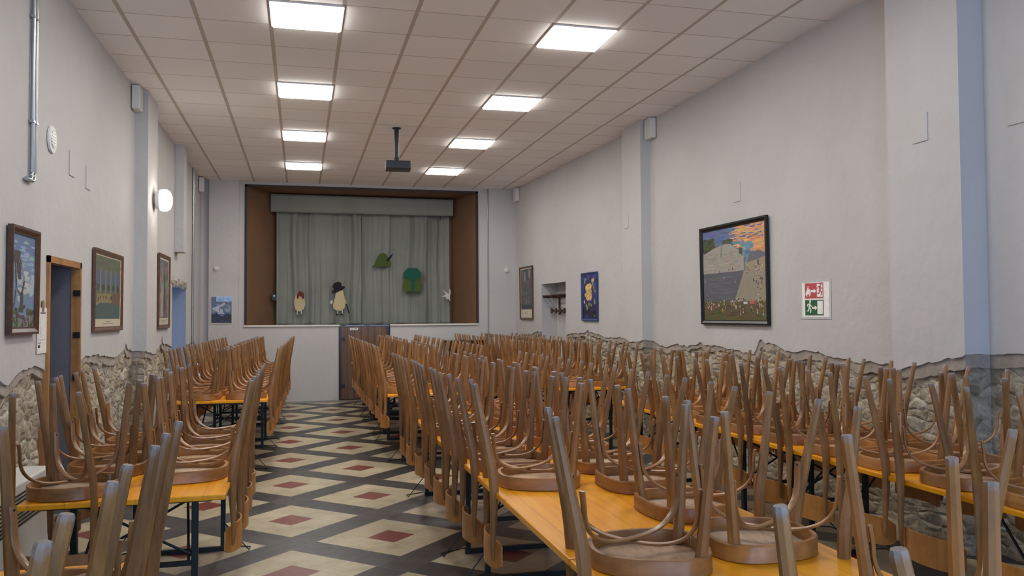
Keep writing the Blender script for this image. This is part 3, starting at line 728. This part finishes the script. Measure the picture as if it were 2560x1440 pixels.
def rect(c, x0, y0, x1, y1): return (c, [(x0, y0), (x1, y0), (x1, y1), (x0, y1)])
def blob(c, cx, cy, rx, ry, n=9, j=.35, rnd=random):
    return (c, [(min(1, max(0, cx+rx*(1-j*rnd.random())*math.cos(2*math.pi*i/n))), min(1, max(0, cy+ry*(1-j*rnd.random())*math.sin(2*math.pi*i/n)))) for i in range(n)])
def vary(c, d, rnd): return tuple(max(0, min(255, v+rnd.randint(-d, d))) for v in c)
rn = random.Random(3)
# 1: large landscape picture beside the pine door (left wall)
p = [rect((104, 128, 158), 0, 0, 1, 1), rect((84, 112, 150), 0, .8, 1, 1)]
for i in range(40): p.append(blob(vary((138, 158, 180), 16, rn), rn.random(), rn.uniform(.35, .95), .16, .018, 8, .4, rn))
for i in range(22): p.append(blob(vary((168, 176, 184), 12, rn), rn.uniform(.2, 1), rn.uniform(.3, .65), .14, .04, 9, .4, rn))
p += [((72, 68, 64), [(.02, .7), (.05, .74), (.1, .77), (.1, .82), (.36, .82), (.36, .75), (.42, .7), (.4, .6), (.42, .52), (.28, .515), (.22, .6), (.2, .68), (.06, .7)]),
      ((150, 146, 140), [(.3, .7), (.36, .76), (.37, .75), (.31, .69)]),
      ((70, 62, 56), [(.12, .7), (.17, .7), (.24, .47), (.22, .4), (.16, .25), (.12, .25), (.18, .42)]),
      ((78, 72, 68), [(.24, .42), (.4, .37), (.46, .42), (.48, .49), (.58, .51), (.56, .46), (.5, .4), (.52, .2), (.36, .2), (.38, .34), (.26, .38)])]
for i in range(70): p.append(blob(vary((76, 78, 66), 22, rn), rn.random(), rn.uniform(0, .24)-.05*0, .08, .03, 8, .4, rn))
for i in range(26): p.append(blob(vary((128, 122, 100), 20, rn), rn.random(), rn.uniform(0, .12), .03, .035, 6, .4, rn))
LF = XL+.004
picture('framed_picture', 'dark-framed picture of sky and a stone figure, left of the pine doorway', 'picture', (LF, 6.12, 1.51), math.pi/2, .57, .71, .05, M['darkframe'], p, .035, tilt=.5)
# 2: cloister print
p = [rect((196, 186, 160), 0, 0, 1, 1), rect((96, 100, 74), .03, .11, .97, .98)]
for i in range(5):
    x = .06+i*.19; p.append(((70, 92, 126), [(x, .5), (x+.11, .5), (x+.12, .75), (x+.055, .82), (x, .75)])); p.append(blob((52, 74, 60), x+.055, .55, .06, .06, 8, .3, rn))
    p.append(rect((128, 118, 84), x+.12, .42, x+.165, .8))
p += [((136, 122, 84), [(.05, .3), (.1, .46), (.6, .47), (.62, .3)]), ((104, 78, 64), [(.62, .3), (.7, .48), (.97, .5), (.97, .3)]), ((70, 92, 88), [(.03, .11), (.97, .11), (.97, .28), (.7, .33), (.2, .33), (.03, .28)])]
for i in range(14): p.append(blob((50, 44, 38), .12+rn.random()*.6, .36+rn.random()*.06, .012, .03, 6, .3, rn))
for i in range(30): p.append(blob(vary((88, 96, 76), 14, rn), rn.uniform(.06, .94), rn.uniform(.84, .96), .08, .02, 7, .4, rn))
p += [rect((120, 112, 96), .42, .065, .58, .075), rect((130, 122, 104), .3, .035, .7, .043)]
picture('framed_picture', 'brown-framed greenish print of arches, right of the pine doorway', 'picture', (LF, 8.65, 1.49), math.pi/2, 1.2, .76, .045, M['midframe'], p, .026, tilt=.4)
# 3: print beyond the left pilaster
p = [rect((186, 178, 160), 0, 0, 1, 1), rect((98, 96, 96), .05, .1, .95, .97)]
for i in range(50): p.append(blob(vary((124, 116, 112), 26, rn), rn.uniform(.1, .9), rn.uniform(.14, .92), .1, .07, 8, .4, rn))
p += [((70, 70, 78), [(.5, .2), (.7, .2), (.62, .8), (.52, .82)]), ((160, 146, 132), [(.2, .12), (.45, .12), (.4, .6), (.25, .6)]), rect((120, 112, 96), .3, .05, .7, .06)]
picture('framed_picture', 'brown-framed pale print beyond the pilaster on the left wall', 'picture', (LF, 11.95, 1.47), math.pi/2, .92, .99, .05, M['midframe'], p, .026, tilt=.4)
# 4: dark print on the far right wall
RZ = -math.pi/2; SK = math.atan(.25/5.3)
def xfar(y): return 4.47-(y-11)*.25/5.3-.005
p = [rect((198, 192, 172), 0, 0, 1, 1), rect((84, 88, 88), .03, .17, .97, .98), rect((96, 102, 100), .03, .17, .25, .98)]
p += [rect((66, 72, 78), .4, .76, .62, .98), rect((150, 152, 150), .34, .74, .45, .92), rect((140, 140, 138), .7, .8, .85, .96), ((110, 92, 88), [(.35, .5), (.8, .5), (.86, .74), (.4, .76)])]
for i in range(60): p.append(blob(vary((84, 82, 82), 18, rn), rn.uniform(.08, .92), rn.uniform(.2, .7), .1, .05, 8, .4, rn))
for i in range(12): p.append(blob(vary((140, 136, 128), 14, rn), rn.uniform(.1, .8), rn.uniform(.28, .5), .03, .03, 7, .4, rn))
p += [rect((54, 58, 64), .03, .17, .97, .26), rect((140, 134, 118), .3, .09, .62, .1), rect((150, 144, 128), .38, .06, .56, .065)]
picture('framed_picture', 'brown-framed dark print with a cream caption, between stage and niche', 'picture', (xfar(15.45), 15.45, 1.53), RZ+SK, .78, 1.03, .035, M['midframe'], p, .026, tilt=.5)
# 5: yellow rose on blue
p = [rect((44, 46, 112), 0, 0, 1, 1), rect((52, 54, 140), 0, .7, 1, 1), rect((24, 30, 46), 0, 0, 1, .22), rect((30, 36, 70), 0, .2, 1, .34)]
for i in range(26): p.append(blob(vary((40, 44, 98), 12, rn), rn.random(), rn.random(), .2, .08, 8, .4, rn))
for x0, y0, x1, y1 in [(.5, .45, .6, .02), (.55, .4, .25, .25), (.6, .5, .8, .42), (.55, .6, .75, .85)]:
    p.append(((52, 66, 40), [(x0, y0), (x0+.03, y0), (x1+.03, y1), (x1, y1)]))
for cx, cy in [(.25, .3), (.35, .26), (.45, .33), (.3, .22), (.85, .4), (.85, .35), (.72, .78), (.8, .7), (.68, .86), (.16, .84), (.2, .9), (.9, .62), (.6, .31)]: p.append(blob(vary((128, 140, 82), 18, rn), cx, cy, .07, .05, 8, .4, rn))
for i in range(46):
    a = rn.random()*6.28; r_ = rn.random(); p.append(blob(vary((208, 172, 84), 20, rn), .42+.24*r_*math.cos(a), .6+.2*r_*math.sin(a), .12*(1.15-r_*.5), .07*(1.15-r_*.5), 9, .35, rn))
for i in range(22):
    a = rn.random()*6.28; r_ = rn.random(); x, y = .42+.2*r_*math.cos(a), .6+.17*r_*math.sin(a)
    p.append(((176, 128, 48), [(x, y), (x+.05, y+.012), (x+.09, y+.002), (x+.05, y+.022)]))
for cx, cy in [(.78, .87), (.7, .85), (.12, .38)]: p.append(blob((206, 180, 110), cx, cy, .06, .05, 8, .3, rn))
p.append(((190, 186, 170), [(.78, .06), (.8, .09), (.82, .055), (.86, .075), (.86, .065), (.82, .045)]))
picture('framed_picture', 'blue-framed painting of a yellow rose hanging by the niche', 'painting', (xfar(12.25), 12.25, 1.52), RZ+SK, .64, .76, .035, M['blueframe'], p, .026, tilt=.5)
# 6: big painting of the ball court
p = [rect((86, 104, 140), 0, 0, 1, 1), ((196, 140, 72), [(.5, 1), (1, 1), (1, .68), (.78, .72), (.6, .86), (.45, .92)])]
for i in range(50): p.append(blob(vary((70, 96, 150), 22, rn), rn.uniform(0, .55), rn.uniform(.86, 1), .1, .012, 8, .5, rn))
for i in range(60): p.append(blob(vary((210, 150, 78), 22, rn), rn.uniform(.5, 1), rn.uniform(.74, 1), .1, .014, 8, .5, rn))
for i in range(22): p.append(blob(vary((60, 84, 150), 18, rn), rn.uniform(.52, .98), rn.uniform(.8, .99), .07, .007, 8, .5, rn))
for i in range(10): p.append(blob((196, 74, 44), rn.uniform(.74, .92), rn.uniform(.81, .87), .05, .005, 8, .4, rn))
for i in range(20): p.append(blob(vary((84, 140, 156), 14, rn), rn.uniform(.5, .8), rn.uniform(.66, .82), .07, .02, 8, .5, rn))
for i in range(60): p.append(blob(vary((62, 70, 38), 14, rn), rn.uniform(0, .2), rn.uniform(.74, .9), .05, .03, 8, .4, rn))
for i in range(30): p.append(blob(vary((66, 78, 54), 14, rn), rn.uniform(.36, .5), rn.uniform(.8, .87), .04, .02, 8, .4, rn))
p += [((156, 152, 140), [(0, .52), (0, .74), (.2, .8), (.38, .83), (.48, .82), (.6, .74), (.68, .68), (.68, .52)]), ((128, 124, 112), [(.3, .68), (.32, .82), (.34, .82), (.33, .68)]),
      ((60, 74, 58), [(.6, .7), (.62, .77), (.66, .76), (.66, .68)]), rect((176, 172, 162), 0, .615, .48, .62), rect((172, 166, 154), 0, .57, .3, .573),
      ((150, 138, 110), [(.7, .5), (.7, .6), (.74, .66), (.9, .7), (1, .66), (1, .48)]), ((98, 100, 116), [(.72, .6), (.76, .68), (.9, .72), (1, .68), (1, .65), (.86, .62)]), rect((60, 54, 50), .885, .565, .905, .62),
      ((88, 90, 98), [(0, .2), (0, .52), (.68, .52), (.52, .2)]), ((144, 136, 118), [(.52, .2), (.68, .52), (1, .5), (1, .18)]), ((92, 84, 46), [(0, 0), (1, 0), (1, .2), (0, .2)])]
for i in range(60): p.append(blob(vary((96, 98, 106), 9, rn), rn.uniform(0, .5), rn.uniform(.22, .5), .09, .012, 8, .5, rn))
for i in range(50): p.append(blob(vary((148, 142, 128), 9, rn), rn.uniform(0, .64), rn.uniform(.54, .74), .06, .014, 8, .5, rn))
for i in range(50): p.append(blob(vary((92, 84, 48), 18, rn), rn.random(), rn.uniform(0, .16), .09, .015, 8, .5, rn))
PAL = [(150, 60, 48), (64, 76, 104), (178, 168, 150), (52, 48, 46), (86, 104, 108), (168, 132, 90), (60, 84, 60), (196, 190, 180)]
def person_dab(x, y, s):
    c = rn.choice(PAL); c2 = rn.choice(PAL)
    return [((200, 160, 128), [(x-.2*s, y+1.7*s), (x+.2*s, y+1.7*s), (x+.2*s, y+2.1*s), (x-.2*s, y+2.1*s)]), (c, [(x-.4*s, y+.9*s), (x+.4*s, y+.9*s), (x+.3*s, y+1.7*s), (x-.3*s, y+1.7*s)]), (c2, [(x-.35*s, y), (x-.1*s, y), (x, y+.6*s), (x+.12*s, y), (x+.35*s, y), (x+.3*s, y+.9*s), (x-.3*s, y+.9*s)])]
for x, y in [(.03, .42), (.14, .47), (.28, .52), (.36, .44), (.54, .4), (.44, .53), (.5, .54)]: p += person_dab(x, y, .016)
for i in range(60): p += person_dab(rn.uniform(.01, .99), rn.uniform(.1, .2), .018+.006*rn.random())
for i in range(26): p += person_dab(rn.uniform(.7, .98), rn.uniform(.48, .56), .014)
for i in range(14): p += person_dab(rn.uniform(.82, .98), rn.uniform(.24, .46), .02)
for i in range(12): p += person_dab(rn.uniform(.3, .97), rn.uniform(.03, .1), .024)
p += [rect((186, 70, 60), .76, .17, .83, .2), rect((190, 196, 214), .66, .17, .72, .195)]
p = [(c, [(min(.999, max(.001, a)), min(.999, max(.001, b))) for a, b in pts]) for c, pts in p]
picture('framed_picture', 'large black-framed painting of a ball court with a crowd', 'painting', (XR-.006, 7.91, 1.50), RZ, 1.40, 1.09, .05, M['blackframe'], p, .03, tilt=.6)
# 7: unframed poster on the back wall
t = thing('poster', 'small blue mountain poster under glass left of the stage', 'poster', (-1.43, YB-.101, 1.49))
mk('glass_frame', bx(-.2, .2, -.012, 0, 0, .51), M['white'], t)
p = [rect((176, 176, 166), 0, 0, 1, 1), rect((84, 104, 140), .05, .02, .95, .99)]
for i in range(18): p.append(blob(vary((120, 136, 160), 14, rn), rn.uniform(.1, .9), rn.uniform(.4, .8), .1, .05, 8, .4, rn))
p += [((176, 182, 190), [(.08, .52), (.1, .58), (.45, .68), (.72, .8), (.66, .72), (.4, .6), (.4, .4)]), ((164, 176, 188), [(.3, .36), (.5, .6), (.62, .36)]), ((36, 46, 66), [(.05, .02), (.05, .38), (.14, .33), (.28, .4), (.42, .3), (.55, .26), (.7, .38), (.95, .34), (.95, .02)])]
for i in range(30): p.append(blob(vary((60, 72, 92), 16, rn), rn.uniform(.08, .92), rn.uniform(.04, .3), .04, .02, 7, .4, rn))
for x, y in [(.4, .5), (.5, .58), (.48, .74), (.7, .76)]: p.append(blob((40, 46, 70), x, y, .03, .04, 7, .3, rn))
p += [rect((150, 186, 232), .26, .82, .97, .995)]
for i in range(26): p.append(blob(vary((96, 130, 180), 20, rn), rn.uniform(.3, .93), rn.uniform(.85, .97), .03, .015, 7, .4, rn))
canvas('print', t, p, .392, .502, .004, -.0125)

# exit sign on the right wall
t = thing('exit_sign', 'fire exit sign in a plastic sleeve, red above green', 'sign', (XR-.002, 6.485, 1.585), RZ)
mk('plastic_sleeve', bx(-.225, .225, -.003, 0, -.02, .335), M['frost'], t)
E_ = [rect((238, 236, 232), 0, 0, 1, 1), rect((186, 30, 44), .11, .53, .8, .98), rect((24, 92, 54), .11, .04, .8, .49)]
Wt = (236, 234, 230)
def arrow(x, y, c=Wt): return (c, [(x, y-.03), (x+.11, y-.03), (x+.11, y-.075), (x+.2, y), (x+.11, y+.075), (x+.11, y+.03), (x, y+.03)])
def runner(x, y, s, c):
    return [blob(c, x+.035*s, y+.285*s, .035*s, .042*s, 12, 0), (c, [(x-.03*s, y+.1*s), (x+.035*s, y+.11*s), (x+.045*s, y+.235*s), (x-.01*s, y+.235*s)]),
            (c, [(x-.01*s, y+.235*s), (x-.07*s, y+.215*s), (x-.09*s, y+.14*s), (x-.065*s, y+.135*s), (x-.045*s, y+.19*s), (x+.0*s, y+.2*s)]),
            (c, [(x+.035*s, y+.22*s), (x+.07*s, y+.165*s), (x+.12*s, y+.17*s), (x+.12*s, y+.145*s), (x+.06*s, y+.135*s), (x+.02*s, y+.19*s)]),
            (c, [(x-.03*s, y+.11*s), (x+.015*s, y+.1*s), (x-.02*s, y+.0*s), (x-.1*s, y-.0*s), (x-.1*s, y+.028*s), (x-.045*s, y+.03*s)]),
            (c, [(x-.0*s, y+.11*s), (x+.04*s, y+.11*s), (x+.08*s, y+.05*s), (x+.06*s, y-.05*s), (x+.03*s, y-.05*s), (x+.04*s, y+.04*s)])]
E_ += [(Wt, [(.2, .58), (.14, .64), (.14, .72), (.18, .78), (.19, .75), (.2, .83), (.245, .93), (.25, .84), (.28, .79), (.3, .82), (.33, .73), (.32, .64), (.27, .58), (.275, .64), (.25, .68), (.235, .64), (.22, .67), (.2, .64)]),
       arrow(.34, .75), rect(Wt, .56, .57, .77, .95)]+runner(.67, .66, 1.0, (176, 26, 40))
E_ += runner(.27, .16, 1.0, Wt)+[arrow(.37, .26), rect(Wt, .57, .08, .77, .46)]
o = canvas('sign_print', t, E_, .40, .31, 0, -.0035, .0025)
# notice sheet on the left wall
t = thing('notice_sheet', 'white notice sheet taped beside the pine door frame', 'notice', (LF, 6.6, 1.365), math.pi/2)
mk('paper', bx(-.125, .125, -.003, 0, 0, .33), M['white'], t)
p = [rect((228, 226, 222), 0, 0, 1, 1), rect((30, 30, 30), .28, .88, .8, .905)]
for x, ya, yb_, wd_ in [(.12, .5, .82, .05), (.28, .42, .8, .05), (.42, .74, .84, .04), (.42, .36, .68, .02), (.12, .32, .48, .06), (.26, .34, .45, .06)]:
    yy = ya
    while yy < yb_: p.append(rect((110, 110, 112), x, yy, x+wd_*(.6+.6*rn.random()), yy+.008)); yy += .018
p += [rect((40, 40, 42), .08, .285, .72, .297), blob((60, 58, 56), .17, .22, .06, .03, 9, .3, rn), rect((30, 32, 36), .08, .11, .27, .18), rect((120, 120, 122), .3, .14, .44, .146), rect((120, 120, 122), .3, .2, .36, .25), rect((140, 140, 142), .56, .12, .57, .25), blob((60, 60, 60), .66, .38, .02, .01, 8, 0)]
canvas('print', t, p, .244, .32, .005, -.0035, .003)
mk('tape', bx(-.02, .03, -.006, -.003, .30, .38), M['tape'], t)
# little name plate on the stage door
t = thing('door_plate', 'small white name plate on the brown stage door', 'sign', (1.0, YB+.0145, 1.345))
mk('plate', bx(-.078, .078, -.006, 0, 0, .045), M['white'], t)
canvas('print', t, [rect((214, 212, 206), 0, 0, 1, 1), rect((150, 148, 144), .06, .3, .42, .7), rect((50, 48, 48), .54, .36, .88, .62)], .154, .043, .001, -.0065, .003)

# ------------------------------------------------------------------ things on the walls
# sconce on the left pilaster
t = thing('wall_lamp', 'lit round wall lamp on the left pilaster', 'lamp', (XL+.142, 10.35, 2.99), math.pi/2)
bm = bmesh.new(); cyl(bm, (0, 0, 0), (0, -.025, 0), .05, .045, 20); cyl(bm, (0, -.025, 0), (0, -.07, 0), .105, .125, 24); mk('lamp_base', bm, M['white'], t, True)
bm = bmesh.new(); prof = [(.07, .118), (.1, .13), (.14, .128), (.175, .105), (.195, .06), (.2, .0001)]
loft(bm, [[(r_*math.cos(2*math.pi*k/24), -d, r_*math.sin(2*math.pi*k/24)) for k in range(24)] for d, r_ in prof]); mk('glass_globe', bm, M['globe'], t, True)
# speakers high on the walls
spk = None
for (x, y, z, rz, lab) in [(XL+.05, 9.80, 3.91, math.pi/2, 'slim white speaker under the ceiling by the left pilaster'), (XR-.05, 9.93, 3.91, -math.pi/2, 'slim white speaker under the ceiling by the right pilaster'),
                          (XL+.05, 15.95, 3.90, math.pi/2, 'slim white speaker high in the back left corner'), (4.19, 15.98, 3.90, -math.pi/2+SK, 'slim white speaker high in the back right corner')]:
    t = thing('wall_speaker', lab, 'speaker', (x, y, z), rz, 'white wall speakers')
    if spk is None:
        a = bmesh.new(); box(a, (0, 0, .13), (.19, .08, .26), bev=.006); b = bmesh.new(); box(b, (0, -.042, .13), (.16, .008, .23), bev=.002); c = bmesh.new(); box(c, (0, .044, .13), (.05, .012, .1))
        spk = [mk('cabinet', a, M['white'], t), mk('speaker_grille', b, M['frost'], t), mk('bracket', c, M['grille'], t)]
    else:
        for q in spk: link_copy(q, t)
# round vent on left wall
t = thing('wall_vent', 'round white vent cover high on the left wall', 'vent', (LF, 6.77, 2.95), math.pi/2)
bm = bmesh.new(); cyl(bm, (0, 0, 0), (0, -.014, 0), .105, .1, 28); mk('rim', bm, M['white'], t, True)
bm = bmesh.new(); cyl(bm, (0, -.012, 0), (0, -.02, 0), .07, .06, 24)
for i in range(-2, 3): box(bm, (0, -.021, i*.022), (.09, .004, .006))
mk('louvre', bm, M['frost'], t)
# steel conduits
def conduit(name, label, pts, r, clamps=()):
    bm = bmesh.new(); tube(bm, pts, r, 10); t = thing(name, label, 'pipe', pts[-1]); o = mk('pipe', bm, M['chrome'], None, True); o.parent = t; o.location = -Vector(pts[-1])
    for z in clamps:
        b = bmesh.new(); x, y = pts[0][0], pts[0][1]; box(b, (0, 0, 0), (.03, r*2+.022, .02), bev=.003); c = mk('clamp', b, M['chrome'], t); c.location = Vector((x, y, z))-Vector(pts[-1])
def elbow(x, y, zt, zb, d):
    return [(x, y, zt), (x, y, zb+.06), (x, y-.01*d, zb+.03), (x, y-.03*d, zb+.01), (x, y-.06*d, zb), (x, y-.12*d, zb)]
conduit('steel_conduit', 'galvanised conduit with an elbow on the left wall, nearer of a pair', elbow(XL+.02, 6.27, ZC, 2.56, 1), .014, (2.97, 3.7))
conduit('steel_conduit', 'galvanised conduit with an elbow on the left wall, farther of a pair', elbow(XL+.02, 6.335, ZC, 2.56, 1), .014, (2.97, 3.7))
conduit('steel_conduit', 'galvanised conduit dropping from ceiling beside the left pilaster', [(XL+.02, 10.98, ZC), (XL+.02, 10.98, 3.0), (XL+.02, 10.98, 2.2)], .013, (3.5,))
conduit('steel_conduit', 'galvanised conduit running full height near the back left corner', [(XL+.02, 15.0, ZC), (XL+.02, 15.0, 2.0), (XL+.02, 15.0, .3)], .018, (3.2, 1.8))
conduit('steel_conduit', 'thin conduit running down the wall right of the stage', [(3.665, YB-.012, ZC), (3.665, YB-.012, .2)], .007)
tag(mk('cable_duct', bx(XL, XL+.13, 13.0, 13.28, 2.58, ZC, None, .004), M['plaster']), 'boxed-in white duct hanging down the far left wall', 'duct')
# round wall fittings beside the stage
for x, lab in ((-1.52, 'round white fitting on the wall left of the stage'), (4.03, 'round white fitting on the wall right of the stage')):
    bm = bmesh.new(); cyl(bm, (0, 0, 0), (0, -.03, 0), .05, .045, 24); cyl(bm, (0, -.03, 0), (0, -.05, 0), .042, .03, 24)
    tag(mk('wall_fitting', bm, M['white'], None, True, (x, YB-.101, 2.52)), lab, 'wall fitting', 'round white fittings')
# blank cover plates painted over
pl = None
for x, y, z, rz, lab in [(XR-.2, 4.93, 2.93, RZ, 'square painted cover plate on the big right pilaster'), (XR, 4.30, 2.93, RZ, 'square painted cover plate on the wall nearest the right pilaster'),
                         (XL, 7.35, 2.87, -RZ, 'square painted cover plate on left wall, nearer of two'), (XL, 7.88, 2.84, -RZ, 'square painted cover plate on left wall, farther of two'),
                         (XR, 7.83, 2.9, RZ, 'square painted cover plate above the large painting'), (XR-.14, 10.55, 2.9, RZ, 'square painted cover plate on the far right pilaster')]:
    if pl is None: pl = mk('cover_plate', bx(-.075, .075, -.008, .0, -.1, .1, None, .002), M['plaster']); o = pl
    else: o = pl.copy(); COL.objects.link(o)
    o.location = (x, y, z); o.rotation_euler = (0, 0, rz); tag(o, lab, 'cover plate', 'painted cover plates')
# heaters under the left wall
ht = None
for y, lab in ((5.35, 'white slatted convector heater on the left wall near the pine doorway'), (11.3, 'white slatted convector heater beyond the left pilaster')):
    t = thing('convector_heater', lab, 'heater', (XL+.13, y, .08), math.pi/2)
    if ht is None:
        a = bmesh.new(); box(a, (0, 0, .29), (1.3, .2, .58), bev=.012); h0 = mk('casing', a, M['white'], t)
        b = bmesh.new()
        for i in range(9): box(b, (0, -.101, .34+i*.022), (1.16, .006, .010))
        h1 = mk('grille', b, M['grille'], t)
        c = bmesh.new(); box(c, (.5, -.102, .1), (.06, .008, .03)); h2 = mk('control_cover', c, M['grille'], t); ht = [h0, h1, h2]
        d = bmesh.new(); box(d, (-.5, 0, -.06), (.05, .12, .12)); box(d, (.5, 0, -.06), (.05, .12, .12)); h3 = mk('foot', d, M['white'], t); ht.append(h3)
    else:
        for q in ht: link_copy(q, t)
# coat rack in the niche
t = thing('coat_rack', 'dark wooden coat rack with round knobs in the niche', 'coat rack', (4.597, 13.98, 1.62), RZ)
bm = bmesh.new()
for x in (-.42, .05, .42): bx(x-.02, x+.02, -.03, 0, 0, .36, bm, .004)
for x in (-.42, .05, .42): bx(x-.018, x+.018, -.33, 0, .3, .335, bm, .004)
mk('bracket', bm, M['rackwood'], t)
for i in range(4):
    bm = bmesh.new(); tube(bm, [(-.55, -.04-.085*i, .345), (.55, -.04-.085*i, .345)], .012, 8); mk('shelf_bar', bm, M['rackwood'], t, True)
mk('rail', bx(-.55, .55, -.05, -.028, .05, .09, None, .004), M['rackwood'], t)
for x in (-.5, -.25, 0, .25, .5):
    bm = bmesh.new(); cyl(bm, (x, -.05, .07), (x, -.13, .07), .014, .02, 14); cyl(bm, (x, -.13, .07), (x, -.155, .07), .05, .044, 18); mk('knob', bm, M['rackwood'], t, True)
# dark upright cabinet against the back wall
t = thing('sideboard', 'black upright cabinet by the back wall behind the chairs', 'cabinet', (3.12, 15.98, 0))
mk('body', bx(-.4, .4, -.15, .15, .04, 1.1, None, .01), M['darkwood'], t); mk('top_board', bx(-.43, .43, -.18, .17, 1.1, 1.13, None, .005), M['darkwood'], t)
for s in (-1, 1): mk('door', bx(min(0, s*.385)+.004, max(0, s*.385)-.004, -.168, -.15, .1, 1.06, None, .003), M['darkwood'], t)
# small hook and nails
bm = bmesh.new(); tube(bm, [(0, 0, 0), (0, -.03, -.005), (0, -.035, .01)], .004, 6); tag(mk('wall_hook', bm, M['chrome'], None, False, (-.99+.12, YB+.45, 2.02)), 'tiny metal hook on the brown left side of the stage', 'hook')
